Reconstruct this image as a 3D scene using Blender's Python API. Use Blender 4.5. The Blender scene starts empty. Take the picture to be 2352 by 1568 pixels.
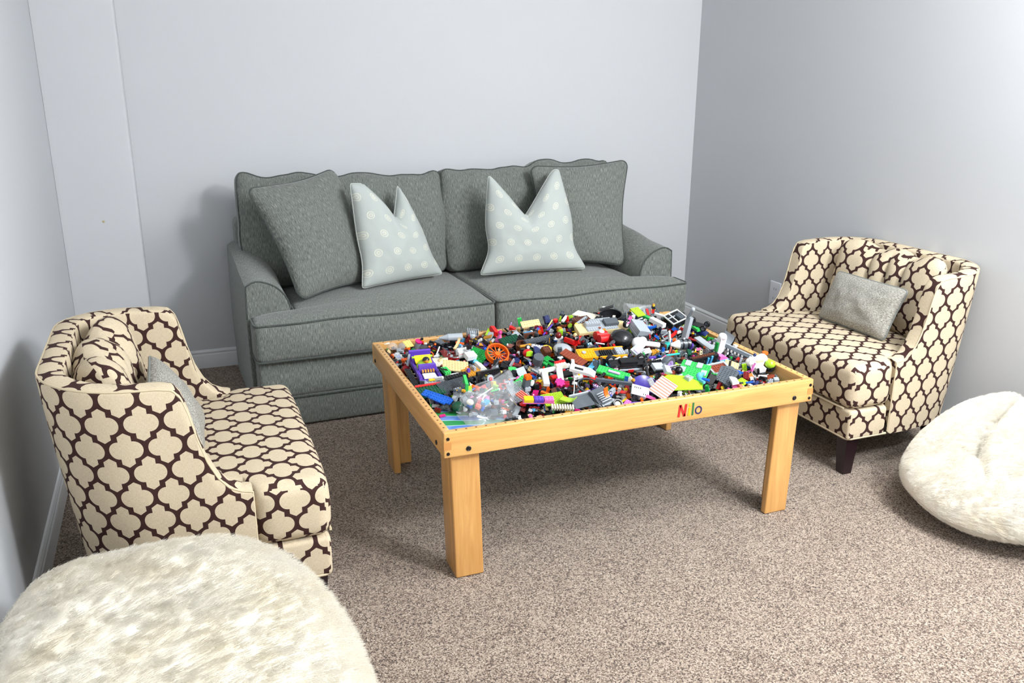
import bpy, bmesh, math, random
import numpy as np
from mathutils import Vector, Matrix, Euler, noise
S = bpy.context.scene
COL = S.collection
random.seed(7)
PI = math.pi
TAB_Z = 0.43            # board of the play table

# ---------------------------------------------------------------- materials
def lin(c):
    r = []
    for v in c:
        v = v / 255.0
        r.append(v / 12.92 if v <= 0.04045 else ((v + 0.055) / 1.055) ** 2.4)
    return (r[0], r[1], r[2], 1.0)

def new_mat(name):
    m = bpy.data.materials.new(name)
    m.use_nodes = True
    nt = m.node_tree
    return m, nt, nt.nodes['Principled BSDF']

def plain(name, rgb, rough=0.5, spec=0.5, metal=0.0, **kw):
    m, nt, b = new_mat(name)
    b.inputs['Base Color'].default_value = lin(rgb)
    b.inputs['Roughness'].default_value = rough
    b.inputs['Specular IOR Level'].default_value = spec
    b.inputs['Metallic'].default_value = metal
    for k, v in kw.items():
        b.inputs[k.replace('_', ' ')].default_value = v
    return m

class X:
    """tiny wrapper so that shader math reads as arithmetic"""
    def __init__(s, nt, sock): s.nt, s.s = nt, sock
    def _op(s, op, *o):
        n = s.nt.nodes.new('ShaderNodeMath'); n.operation = op
        for i, v in enumerate((s,) + o):
            if isinstance(v, X): s.nt.links.new(v.s, n.inputs[i])
            else: n.inputs[i].default_value = v
        return X(s.nt, n.outputs[0])
    def __add__(s, o): return s._op('ADD', o)
    def __sub__(s, o): return s._op('SUBTRACT', o)
    def __mul__(s, o): return s._op('MULTIPLY', o)
    def __truediv__(s, o): return s._op('DIVIDE', o)
    def lt(s, o): return s._op('LESS_THAN', o)
    def gt(s, o): return s._op('GREATER_THAN', o)
    def max(s, o): return s._op('MAXIMUM', o)
    def min(s, o): return s._op('MINIMUM', o)
    def abs(s): return s._op('ABSOLUTE')
    def floor(s): return s._op('FLOOR')
    def wrap(s, a, b): return s._op('WRAP', b, a)
    def pow(s, o): return s._op('POWER', o)

def coords(nt, kind='UV'):
    tc = nt.nodes.new('ShaderNodeTexCoord')
    return tc.outputs[kind]

def xyz(nt, sock):
    sp = nt.nodes.new('ShaderNodeSeparateXYZ'); nt.links.new(sock, sp.inputs[0])
    return [X(nt, o) for o in sp.outputs]

def mapping(nt, sock, scale):
    mp = nt.nodes.new('ShaderNodeMapping'); nt.links.new(sock, mp.inputs[0])
    mp.inputs['Scale'].default_value = scale
    return mp.outputs[0]

def noise_tex(nt, sock, scale, detail=2.0, rough=0.5, dist=0.0):
    n = nt.nodes.new('ShaderNodeTexNoise')
    nt.links.new(sock, n.inputs['Vector'])
    n.inputs['Scale'].default_value = scale
    n.inputs['Detail'].default_value = detail
    n.inputs['Roughness'].default_value = rough
    n.inputs['Distortion'].default_value = dist
    return X(nt, n.outputs[0])

def ramp(nt, x, stops):
    r = nt.nodes.new('ShaderNodeValToRGB'); nt.links.new(x.s, r.inputs[0])
    el = r.color_ramp.elements
    while len(el) > 1: el.remove(el[-1])
    el[0].position, el[0].color = stops[0][0], lin(stops[0][1])
    for p, c in stops[1:]:
        e = el.new(p); e.color = lin(c)
    return r.outputs[0]

def mixc(nt, f, a, b, mode='MIX'):
    n = nt.nodes.new('ShaderNodeMix'); n.data_type = 'RGBA'; n.blend_type = mode
    if isinstance(f, X): nt.links.new(f.s, n.inputs[0])
    else: n.inputs[0].default_value = f
    for i, v in ((6, a), (7, b)):
        if isinstance(v, tuple): n.inputs[i].default_value = v
        else: nt.links.new(v, n.inputs[i])
    return n.outputs[2]

def bump(nt, b, h, strength, dist):
    n = nt.nodes.new('ShaderNodeBump')
    n.inputs['Strength'].default_value = strength
    n.inputs['Distance'].default_value = dist
    nt.links.new(h.s, n.inputs['Height'])
    nt.links.new(n.outputs[0], b.inputs['Normal'])

def m_wall(name, rgb):
    m, nt, b = new_mat(name)
    o = coords(nt, 'Object')
    n = noise_tex(nt, o, 220, 3)
    b.inputs['Base Color'].default_value = lin(rgb)
    b.inputs['Roughness'].default_value = 0.62
    b.inputs['Specular IOR Level'].default_value = 0.3
    bump(nt, b, n, 0.06, 0.002)
    return m

def m_carpet():
    m, nt, b = new_mat('carpet_pile')
    o = coords(nt, 'Object')
    wob = noise_tex(nt, o, 90, 1)
    vo = nt.nodes.new('ShaderNodeTexVoronoi'); nt.links.new(o, vo.inputs['Vector']); vo.inputs['Scale'].default_value = 290
    sp = nt.nodes.new('ShaderNodeSeparateColor'); nt.links.new(vo.outputs['Color'], sp.inputs[0])
    tuft = X(nt, sp.outputs[0]); dist = X(nt, vo.outputs['Distance'])
    n1 = noise_tex(nt, o, 230, 2, 0.8)
    big = noise_tex(nt, o, 7, 3, 0.6)
    f = tuft * 0.52 + n1 * 0.62 - dist * 0.16 + (big - 0.5) * 0.14
    c = ramp(nt, f, [(0.24, (58, 42, 34)), (0.38, (125, 105, 90)), (0.55, (170, 150, 132)), (0.78, (206, 190, 172))])
    nt.links.new(c, b.inputs['Base Color'])
    b.inputs['Roughness'].default_value = 0.95
    b.inputs['Specular IOR Level'].default_value = 0.1
    b.inputs['Sheen Weight'].default_value = 0.2
    bump(nt, b, f, 1.0, 0.010)
    return m

def m_sofa(name='sofa_tweed', lo=(64, 70, 66), mid=(106, 111, 106), hi=(158, 161, 152)):
    m, nt, b = new_mat(name)
    uv = coords(nt, 'UV')
    t1 = noise_tex(nt, mapping(nt, uv, (480, 42, 1)), 1.0, 2, 0.7)
    t2 = noise_tex(nt, mapping(nt, uv, (700, 500, 1)), 1.0, 1, 0.6)
    f = t1 * 0.6 + t2 * 0.4
    c = ramp(nt, f, [(0.33, lo), (0.5, mid), (0.66, hi)])
    nt.links.new(c, b.inputs['Base Color'])
    b.inputs['Roughness'].default_value = 0.9
    b.inputs['Specular IOR Level'].default_value = 0.15
    b.inputs['Sheen Weight'].default_value = 0.25
    bump(nt, b, f, 0.35, 0.003)
    return m

def m_tweed(name, lo, mid, hi, sx=260, sy=600):
    m, nt, b = new_mat(name)
    uv = coords(nt, 'UV')
    t1 = noise_tex(nt, mapping(nt, uv, (sx, sy, 1)), 1.0, 2, 0.8)
    c = ramp(nt, t1, [(0.32, lo), (0.5, mid), (0.7, hi)])
    nt.links.new(c, b.inputs['Base Color'])
    b.inputs['Roughness'].default_value = 0.55
    b.inputs['Specular IOR Level'].default_value = 0.5
    bump(nt, b, t1, 0.5, 0.003)
    return m

def m_trellis():
    m, nt, b = new_mat('trellis_fabric')
    uv = coords(nt, 'UV')
    # a little wander so the print does not look ruled
    u, v, _ = xyz(nt, uv)
    A = 0.0895
    def inside(du, dv):
        x = (u / A + du).wrap(-0.5, 0.5).abs()
        y = (v / A + dv).wrap(-0.722, 0.722).abs()
        lx = (x - 0.194) / 0.241; ly = y / 0.249
        lobe = (lx * lx + ly * ly).lt(1.0)
        core = x.lt(0.194).min(y.lt(0.249))
        tip = x.lt(0.173).min((y + x * 0.6).lt(0.502))
        return lobe.max(core).max(tip)
    f = inside(0.0, 0.0).max(inside(0.5, 0.722))
    w = noise_tex(nt, mapping(nt, uv, (900, 900, 1)), 1.0, 1)
    wx = noise_tex(nt, mapping(nt, uv, (1500, 120, 1)), 1.0, 1)
    wy = noise_tex(nt, mapping(nt, uv, (120, 1500, 1)), 1.0, 1)
    wv = (wx + wy + w) / 3.0
    cream = ramp(nt, wv, [(0.36, (178, 161, 134)), (0.5, (200, 184, 157)), (0.64, (216, 202, 176))])
    brown = ramp(nt, wv, [(0.36, (44, 26, 25)), (0.64, (70, 44, 40))])
    nt.links.new(mixc(nt, f, brown, cream), b.inputs['Base Color'])
    b.inputs['Roughness'].default_value = 0.85
    b.inputs['Specular IOR Level'].default_value = 0.2
    bump(nt, b, wv, 0.25, 0.002)
    return m

def m_medallion():
    """pale cotton with small cream ring medallions in staggered rows"""
    m, nt, b = new_mat('medallion_cotton')
    uv = coords(nt, 'UV')
    u, v, _ = xyz(nt, uv)
    A = 0.085
    def rings(du, dv):
        x = (u / A + du).wrap(-0.5, 0.5)
        y = (v / A + dv).wrap(-1.02, 1.02)
        r = (x * x + y * y).pow(0.5)
        band = (r - 0.185).abs().lt(0.028)
        mid = (r - 0.075).abs().lt(0.04)
        return band.max(mid)
    f = rings(0.0, 0.0).max(rings(0.5, 1.02))
    w = noise_tex(nt, mapping(nt, uv, (700, 700, 1)), 1.0, 1)
    base = ramp(nt, w, [(0.35, (166, 173, 169)), (0.65, (188, 194, 190))])
    worn = noise_tex(nt, mapping(nt, uv, (60, 60, 1)), 1.0, 2)
    ff = f * (worn * 1.1)
    nt.links.new(mixc(nt, ff, base, lin((222, 220, 200))), b.inputs['Base Color'])
    b.inputs['Roughness'].default_value = 0.8
    b.inputs['Specular IOR Level'].default_value = 0.2
    b.inputs['Sheen Weight'].default_value = 0.2
    bump(nt, b, w, 0.15, 0.001)
    return m

def m_wood(name='maple', axis=0, lo=(194, 140, 76), hi=(226, 178, 108)):
    m, nt, b = new_mat(name)
    o = coords(nt, 'Object')
    sc = [28, 28, 28]; sc[axis] = 2.2
    n = noise_tex(nt, mapping(nt, o, tuple(sc)), 1.0, 4, 0.6, 0.8)
    sc2 = [400, 400, 400]; sc2[axis] = 10
    n2 = noise_tex(nt, mapping(nt, o, tuple(sc2)), 1.0, 2)
    f = n * 0.75 + n2 * 0.25
    c = ramp(nt, f, [(0.3, lo), (0.5, tuple((a + c_) // 2 for a, c_ in zip(lo, hi))), (0.68, hi)])
    nt.links.new(c, b.inputs['Base Color'])
    b.inputs['Roughness'].default_value = 0.32
    b.inputs['Coat Weight'].default_value = 0.25
    b.inputs['Coat Roughness'].default_value = 0.2
    return m

def m_fur(name, rgb, rgb2):
    m, nt, b = new_mat(name)
    o = coords(nt, 'Object')
    n = noise_tex(nt, o, 9, 3, 0.6)
    c = ramp(nt, n, [(0.35, rgb2), (0.6, rgb)])
    nt.links.new(c, b.inputs['Base Color'])
    b.inputs['Roughness'].default_value = 0.9
    b.inputs['Specular IOR Level'].default_value = 0.1
    b.inputs['Sheen Weight'].default_value = 0.3
    n2 = noise_tex(nt, o, 260, 3, 0.7)
    bump(nt, b, n2, 0.4, 0.004)
    return m

def m_playmat():
    """printed board: green land, blue river bands with white banks"""
    m, nt, b = new_mat('printed_board')
    o = coords(nt, 'Object')
    x, y, _ = xyz(nt, o)
    wob = noise_tex(nt, mapping(nt, o, (5, 5, 5)), 1.0, 2)
    d = (y + x * 0.22 + (wob - 0.5) * 0.10)
    t = (d * 1.0 + 10.0)
    t = (t / 0.075)
    fr = t - t.floor()
    river = (fr - 0.5).abs().lt(0.2)
    bank = (fr - 0.5).abs().lt(0.25)
    patch = noise_tex(nt, mapping(nt, o, (3.0, 3.0, 3)), 1.0, 1)
    green = ramp(nt, patch, [(0.4, (30, 120, 70)), (0.6, (40, 160, 80))])
    c1 = mixc(nt, bank, green, lin((190, 215, 225)))
    blue = ramp(nt, noise_tex(nt, mapping(nt, o, (20, 60, 3)), 1.0, 2), [(0.4, (70, 110, 190)), (0.6, (110, 150, 215))])
    c2 = mixc(nt, river, c1, blue)
    nt.links.new(c2, b.inputs['Base Color'])
    b.inputs['Roughness'].default_value = 0.35
    return m

# ---------------------------------------------------------------- mesh helper
class MB:
    def __init__(s):
        s.v, s.f, s.m, s.uv = [], [], [], None
    def add(s, vs, fs, mi=0, M=None):
        o = len(s.v)
        if M is not None: vs = [M @ Vector(p) for p in vs]
        s.v += [tuple(p) for p in vs]
        s.f += [tuple(i + o for i in f) for f in fs]
        s.m += [mi] * len(fs)
        return s
    def box(s, lo, hi, mi=0, M=None):
        x0, y0, z0 = lo; x1, y1, z1 = hi
        vs = [(x0,y0,z0),(x1,y0,z0),(x1,y1,z0),(x0,y1,z0),(x0,y0,z1),(x1,y0,z1),(x1,y1,z1),(x0,y1,z1)]
        return s.add(vs, [(0,3,2,1),(4,5,6,7),(0,1,5,4),(1,2,6,5),(2,3,7,6),(3,0,4,7)], mi, M)
    def prism(s, poly, z0, z1, mi=0, M=None):
        n = len(poly)
        vs = [(x, y, z0) for x, y in poly] + [(x, y, z1) for x, y in poly]
        fs = [tuple(range(n - 1, -1, -1)), tuple(range(n, 2 * n))]
        fs += [(i, (i + 1) % n, n + (i + 1) % n, n + i) for i in range(n)]
        return s.add(vs, fs, mi, M)
    def cyl(s, r0, r1, z0, z1, n=12, mi=0, M=None, caps=True):
        vs = [(r0*math.cos(2*PI*i/n), r0*math.sin(2*PI*i/n), z0) for i in range(n)]
        vs += [(r1*math.cos(2*PI*i/n), r1*math.sin(2*PI*i/n), z1) for i in range(n)]
        fs = [(i, (i+1) % n, n+(i+1) % n, n+i) for i in range(n)]
        if caps: fs += [tuple(range(n-1, -1, -1)), tuple(range(n, 2*n))]
        return s.add(vs, fs, mi, M)
    def lathe(s, prof, n=24, mi=0, M=None):
        vs, fs = [], []
        for r, z in prof:
            for i in range(n):
                a = 2*PI*i/n
                vs.append((r*math.cos(a), r*math.sin(a), z))
        for j in range(len(prof)-1):
            for i in range(n):
                k = (i+1) % n
                fs.append((j*n+i, j*n+k, (j+1)*n+k, (j+1)*n+i))
        return s.add(vs, fs, mi, M)
    def tube(s, pts, r, n=6, closed=False, mi=0, M=None):
        pts = [Vector(p) for p in pts]
        m = len(pts); vs, fs = [], []
        up = Vector((0, 0, 1)); prev = None
        for i, p in enumerate(pts):
            a = pts[(i-1) % m] if (closed or i > 0) else p
            b = pts[(i+1) % m] if (closed or i < m-1) else p
            d = (b - a)
            d = d.normalized() if d.length > 1e-9 else Vector((1, 0, 0))
            if prev is None:
                x = d.cross(up)
                if x.length < 0.1: x = d.cross(Vector((1, 0, 0)))
            else:
                x = prev - d * prev.dot(d)
                if x.length < 1e-6: x = d.cross(up)
            x.normalize(); y = d.cross(x); prev = x
            for k in range(n):
                t = 2*PI*k/n
                vs.append(p + x*(r*math.cos(t)) + y*(r*math.sin(t)))
        for i in range(m if closed else m-1):
            j = (i+1) % m
            for k in range(n):
                l = (k+1) % n
                fs.append((i*n+k, j*n+k, j*n+l, i*n+l))
        if not closed:
            fs.append(tuple(range(n))); fs.append(tuple((m-1)*n+k for k in range(n-1, -1, -1)))
        return s.add(vs, fs, mi, M)
    def sphere(s, r, c=(0, 0, 0), n=12, sc=(1, 1, 1), mi=0, M=None):
        h = n // 2
        prof = [(r*math.sin(PI*j/h)+1e-6, -r*math.cos(PI*j/h)) for j in range(h+1)]
        T = Matrix.Translation(c) @ Matrix.Diagonal((sc[0], sc[1], sc[2], 1))
        if M is not None: T = M @ T
        return s.lathe(prof, n, mi, T)
    def grid(s, fn, nu, nv, mi=0, uvfn=None, flip=False):
        o = len(s.v)
        for j in range(nv+1):
            for i in range(nu+1):
                s.v.append(tuple(fn(i/nu, j/nv)))
        for j in range(nv):
            for i in range(nu):
                a = o + j*(nu+1) + i
                f = (a, a+1, a+nu+2, a+nu+1)
                s.f.append(f[::-1] if flip else f); s.m.append(mi)
        return s
    def build(s, name, mats, parent=None, smooth=True, merge=0.0, uv='box', uvs=1.0, loc=None, angle=40):
        me = bpy.data.meshes.new(name)
        me.from_pydata(s.v, [], s.f)
        if not isinstance(mats, (list, tuple)): mats = [mats]
        for mt in mats: me.materials.append(mt)
        me.polygons.foreach_set('material_index', s.m)
        if merge > 0:
            bm = bmesh.new(); bm.from_mesh(me)
            bmesh.ops.remove_doubles(bm, verts=bm.verts, dist=merge)
            bmesh.ops.recalc_face_normals(bm, faces=bm.faces)
            bm.to_mesh(me); bm.free()
        if uv == 'box': box_uv(me, uvs)
        elif uv is not None:
            l = me.uv_layers.new(name='UVMap')
            for p in me.polygons:
                for li in p.loop_indices:
                    l.data[li].uv = uv(me.vertices[me.loops[li].vertex_index].co, p.normal, me.loops[li].vertex_index)
        if smooth:
            me.polygons.foreach_set('use_smooth', [True]*len(me.polygons))
            me.set_sharp_from_angle(angle=math.radians(angle))
        me.update()
        o = bpy.data.objects.new(name, me)
        COL.objects.link(o)
        if parent is not None: o.parent = parent
        if loc is not None: o.location = loc
        return o

def box_uv(me, sc=1.0):
    l = me.uv_layers.new(name='UVMap')
    vs = me.vertices
    for p in me.polygons:
        n = p.normal; ax, ay, az = abs(n.x), abs(n.y), abs(n.z)
        for li in p.loop_indices:
            c = vs[me.loops[li].vertex_index].co
            if az >= ax and az >= ay: w = (c.x, c.y)
            elif ay >= ax: w = (c.x, c.z)
            else: w = (c.y, c.z)
            l.data[li].uv = (w[0]*sc, w[1]*sc)

def axis_samples(h, r, k, step):
    inner = max(2, int(round(2*(h-r)/step)))
    a = [-h + r*j/k for j in range(k)]
    a += [-(h-r) + 2*(h-r)*j/inner for j in range(inner+1)]
    a += [h - r + r*j/k for j in range(1, k+1)]
    return a

def rbox(mb, size, r, deform=None, k=3, step=0.04, mi=0):
    """rounded box centred on the origin, every vertex passed through deform"""
    hx, hy, hz = size[0]/2, size[1]/2, size[2]/2
    r = min(r, hx*.98, hy*.98, hz*.98)
    H = (hx, hy, hz)
    sx = [axis_samples(h, r, k, step) for h in H]
    def pt(p):
        q = [max(-(h-r), min(h-r, c)) for c, h in zip(p, H)]
        d = Vector([c-e for c, e in zip(p, q)])
        v = Vector(q) + d.normalized()*r
        return deform(v) if deform else v
    for ax in range(3):
        o1, o2 = [(1, 2), (2, 0), (0, 1)][ax]
        for sg in (-1, 1):
            A, B = sx[o1], sx[o2]
            base = len(mb.v)
            for b_ in B:
                for a_ in A:
                    p = [0, 0, 0]; p[ax] = sg*H[ax]; p[o1] = a_; p[o2] = b_
                    mb.v.append(tuple(pt(p)))
            na = len(A)
            for j in range(len(B)-1):
                for i in range(na-1):
                    a = base + j*na + i
                    f = (a, a+1, a+na+1, a+na)
                    mb.f.append(f if sg > 0 else f[::-1]); mb.m.append(mi)
    return mb

def rect_path(size, r, z, n=10, off=0.0, deform=None, step=0.04):
    """closed path round a rounded rectangle at height z, for piping"""
    hx, hy = size[0]/2+off, size[1]/2+off
    pts = []
    def line(a, b):
        m = max(2, int((Vector(b)-Vector(a)).length/step))
        for i in range(m): pts.append(tuple(Vector(a).lerp(Vector(b), i/m)))
    cs = [((hx-r), (hy-r), 0), (-(hx-r), (hy-r), 1), (-(hx-r), -(hy-r), 2), ((hx-r), -(hy-r), 3)]
    for idx, (cx, cy, q) in enumerate(cs):
        for i in range(5):
            a = q*PI/2 + i/4*PI/2
            pts.append((cx+r*math.cos(a), cy+r*math.sin(a), z))
        nx, ny, nq = cs[(idx+1) % 4]
        a = (q+1)*PI/2
        e = (cx+r*math.cos(a), cy+r*math.sin(a), z)
        f = (nx+r*math.cos(a), ny+r*math.sin(a), z)
        m = max(2, int((Vector(f)-Vector(e)).length/step))
        for i in range(1, m): pts.append(tuple(Vector(e).lerp(Vector(f), i/m)))
    if deform: pts = [tuple(deform(Vector(p))) for p in pts]
    return pts

def tag(o, label=None, cat=None, group=None, kind=None):
    if label: o['label'] = label
    if cat: o['category'] = cat
    if group: o['group'] = group
    if kind: o['kind'] = kind
    return o

def empty(name, loc=(0, 0, 0), rz=0.0):
    o = bpy.data.objects.new(name, None); COL.objects.link(o)
    o.empty_display_size = 0.05
    o.location = loc; o.rotation_euler = (0, 0, rz)
    return o

def copy_tree(o, parent=None):
    c = o.copy(); COL.objects.link(c)
    if parent is not None: c.parent = parent
    for ch in list(o.children): copy_tree(ch, c)
    return c

def sstep(a, b, x):
    t = max(0.0, min(1.0, (x-a)/(b-a))); return t*t*(3-2*t)
def lerp(a, b, t): return a+(b-a)*t
# ---------------------------------------------------------------- camera (metres; x along the back wall, y towards it)
F, TH, RO, HC, PH = 2007.0, 0.301, 0.0034, 1.4375, math.radians(21.3)
def to_room(v): return Vector((math.cos(PH)*v[0]+math.sin(PH)*v[1], -math.sin(PH)*v[0]+math.cos(PH)*v[1], v[2]))
fw = Vector((0, math.cos(TH), -math.sin(TH))); rt = Vector((1, 0, 0)); up = rt.cross(fw)
Rv = to_room(rt*math.cos(RO)+up*math.sin(RO)); Uv = to_room(-rt*math.sin(RO)+up*math.cos(RO)); Fv = to_room(fw)
cam = bpy.data.cameras.new('camera'); cam.sensor_fit = 'HORIZONTAL'; cam.sensor_width = 36.0
cam.lens = F/2352*36.0
cam.clip_start = 0.02
co = bpy.data.objects.new('camera', cam); COL.objects.link(co)
M = Matrix.Identity(4)
for i in range(3):
    M[i][0], M[i][1], M[i][2] = Rv[i], Uv[i], -Fv[i]
M[2][3] = HC
co.matrix_world = M
S.camera = co

# ---------------------------------------------------------------- room
WALL = m_wall('wall_paint', (200, 202, 205))
TRIM = plain('white_trim_paint', (225, 227, 228), 0.35)
XL, XR, YB, ZC, YR = -0.465, 2.86, 4.45, 2.55, -2.6
def struct(name, mb, mt, **kw):
    o = mb.build(name, mt, **kw); o['kind'] = 'structure'; return o
struct('floor', MB().box((XL-.1, YR, -.06), (XR+.1, YB+.1, 0)), m_carpet(), smooth=False)
struct('ceiling', MB().box((XL-.1, YR, ZC), (XR+.1, YB+.1, ZC+.06)), plain('ceiling_white', (235, 235, 235), .8), smooth=False)
struct('wall_left', MB().box((XL-.1, YR, 0), (XL, YB+.1, ZC)), WALL, smooth=False)
struct('wall_right', MB().box((XR, YR, 0), (XR+.1, YB+.1, ZC)), WALL, smooth=False)
struct('wall_back', MB().box((XL, YB, 0), (XR, YB+.1, ZC)), WALL, smooth=False)
# shallow boxed-out chase in the left corner; its one free edge has a rounded bead
mb = MB()
r = .012; xe, yf = -0.142, 4.32
poly = [(XL+.001, YB-.001), (XL+.001, yf)] + [(xe-r+r*math.sin(a), yf+r-r*math.cos(a)) for a in [i*PI/12 for i in range(7)]] + [(xe, YB-.001)]
mb.prism(poly, 0.001, ZC-.001)
struct('wall_chase', mb, WALL)
# wall behind the camera with a wide opening for the daylight
mb = MB()
mb.box((XL, YR-.1, 0), (0.2, YR, ZC)); mb.box((2.4, YR-.1, 0), (XR, YR, ZC))
mb.box((0.2, YR-.1, 2.15), (2.4, YR, ZC)); mb.box((0.2, YR-.1, 0), (2.4, YR, 0.75))
struct('wall_rear', mb, WALL, smooth=False)
mb = MB()
for x in (0.2, .93, 1.67, 2.36): mb.box((x, YR-.07, .75), (x+.04, YR-.03, 2.15))
for z in (.75, 2.11): mb.box((.24, YR-.07, z), (2.36, YR-.03, z+.04))
struct('window_1', mb, TRIM, smooth=False)

def baseboard(name, a, b, inward):
    """ogee-topped skirting from a to b, inward = unit normal into the room"""
    prof = [(0, 0), (.016, 0), (.016, .066), (.0145, .070), (.010, .073), (.010, .078), (.0125, .080), (.0125, .084), (.006, .091), (0, .093)]
    mb = MB(); A, B, N = Vector(a), Vector(b), Vector(inward)
    vs = []
    for P in (A, B):
        for d, z in prof: vs.append(P + N*d + Vector((0, 0, z)))
    n = len(prof)
    fs = [(i, i+1, n+i+1, n+i) for i in range(n-1)] + [tuple(range(n-1, -1, -1)), tuple(range(n, 2*n))]
    mb.add(vs, fs)
    return struct(name, mb, TRIM, angle=25)
baseboard('baseboard_back', (xe, YB, 0), (XR, YB, 0), (0, -1, 0))
baseboard('baseboard_right', (XR, YR, 0), (XR, YB-.016, 0), (-1, 0, 0))
baseboard('baseboard_left', (XL, YR, 0), (XL, yf, 0), (1, 0, 0))
baseboard('baseboard_chase', (XL+.016, yf, 0), (xe, yf, 0), (0, -1, 0))
# small wall mark on the chase and an outlet plate beside the right-hand chair
mb = MB(); mb.cyl(.006, .004, 0, .0015, 10, M=Matrix.Translation((-.293, yf-.0001, .78)) @ Matrix.Rotation(PI/2, 4, 'X'))
tag(mb.build('wall_mark', plain('putty', (190, 175, 140), .7)), 'tiny beige blemish on the pale wall above the left armchair', 'wall mark')
mb = MB()
def plate_def(v): return Vector((XR-.0035, 3.5909, 0.3398)) + Vector((v.x, v.y, v.z))
rbox(mb, (.006, .085, .125), .003, plate_def, 2, .03)
SLOT = plain('slot_dark', (60, 60, 60), .6)
ot = mb.build('outlet_cover', plain('outlet_white', (232, 234, 240), .3), merge=1e-5)
tag(ot, 'white outlet plate on the right wall, half hidden by the armchair', 'outlet')
for z in (0.3148, 0.3648):
    for dy in (-.008, .008):
        MB().box((XR-.0068, 3.5909+dy-.0012, z-.006), (XR-.0064, 3.5909+dy+.0012, z+.006)).build('socket_slot', SLOT, ot, smooth=False)

# ---------------------------------------------------------------- play table
PT = plain('dark_bolt', (38, 34, 34), .35, metal=.4)
HOLE = plain('hole_dark', (96, 62, 34), .8)
WX, WY, WZ = m_wood('maple_along', 0), m_wood('maple_across', 1), m_wood('maple_upright', 2, (188, 134, 72), (216, 168, 104))
ENDG = plain('end_grain', (190, 132, 70), .5)
BRD = m_playmat()
TX0, TX1, TY0, TY1, TT = 0.633, 1.890, 2.140, 3.043, 0.481
RW, RH = 0.024, 0.077
tab = empty('play_table', ((TX0+TX1)/2, (TY0+TY1)/2, 0))
tag(tab, 'low maple play table with raised rim, piled with toy bricks', 'table')
hx, hy = (TX1-TX0)/2, (TY1-TY0)/2
def rail(name, lo, hi, mt, holes, joints=()):
    mb = MB()
    c = [(a+b)/2 for a, b in zip(lo, hi)]
    rbox(mb, [b-a for a, b in zip(lo, hi)], .004, lambda v: v+Vector(c), 2, .25)
    for (x, y) in holes: mb.cyl(.0032, .0032, hi[2]-.0005, hi[2]+.0004, 10, 1, Matrix.Translation((x, y, 0)))
    for (jl, jh) in joints: mb.box(jl, jh, 2)
    return mb.build(name, [mt, HOLE, ENDG], tab, merge=1e-5)
zt, zb = TT, TT-RH
nh = 41
hf = [(-hx+.04+(2*hx-.08)*i/(nh-1), -hy+RW*.5) for i in range(nh)]
hb = [(x, hy-RW*.5) for x, _ in hf]
n2 = 29
hl = [(-hx+RW*.5, -hy+.04+(2*hy-.08)*i/(n2-1)) for i in range(n2)]
hr = [(hx-RW*.5, y) for _, y in hl]
jz0, jz1 = zt-.052, zt-.030
rail('front_rail', (-hx, -hy, zb), (hx, -hy+RW, zt), WX, hf,
     [((-hx-.0003, -hy-.0004, jz0), (-hx+RW*.9, -hy+.002, jz1)), ((hx-RW*.9, -hy-.0004, jz0), (hx+.0003, -hy+.002, jz1))])
rail('back_rail', (-hx, hy-RW, zb), (hx, hy, zt), WX, hb)
rail('side_rail', (-hx, -hy+RW+.0005, zb), (-hx+RW, hy-RW-.0005, zt), WY, hl)
rail('side_rail', (hx-RW, -hy+RW+.0005, zb), (hx, hy-RW-.0005, zt), WY, hr)
MB().box((-hx+RW, -hy+RW, TAB_Z-.012), (hx-RW, hy-RW, TAB_Z)).build('board', BRD, tab, smooth=False)
def leg(sx, sy):
    """two boards meeting in an L at the corner"""
    mb = MB(); ins = RW+.0008
    X0, Y0 = sx*(hx-ins), sy*(hy-ins)
    zt_ = TAB_Z-.013
    def bd(xa, xb, ya, yb):
        lo = (min(xa, xb), min(ya, yb), .001); hi = (max(xa, xb), max(ya, yb), zt_)
        c = [(a+b)/2 for a, b in zip(lo, hi)]
        rbox(mb, [b-a for a, b in zip(lo, hi)], .005, lambda v: v+Vector(c)+Vector((-sx*.012*(1-(v.z+c[2])/.42), 0, 0)), 3, .15)
    bd(X0, X0-sx*.087, Y0, Y0-sy*.026)
    bd(X0, X0-sx*.026, Y0-sy*.0265, Y0-sy*.105)
    return mb.build('leg', WZ, tab, merge=1e-5)
for sx in (-1, 1):
    for sy in (-1, 1): leg(sx, sy)
def bolt(p, ax, r=.0065):
    mb = MB()
    R_ = Matrix.Rotation(PI/2, 4, 'X') if ax == 'y' else Matrix.Rotation(-PI/2, 4, 'Y')
    mb.lathe([(1e-5, .003), (r*.5, .003), (r*.5, .0014), (r*.8, .0028), (r, .0015), (r, -.002)], 14, M=Matrix.Translation(p) @ R_)
    mb.build('bolt', PT, tab)
for sx in (-1, 1):
    for z in (zt-.019, zt-.064): bolt((sx*(hx-.012), -hy, z), 'y', .005)
    bolt((sx*(hx-.072), -hy, zt-.056), 'y', .0078)
for y in (-hy+.072, hy-.05): bolt((-hx, y, zt-.056), 'x', .0075)
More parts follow.
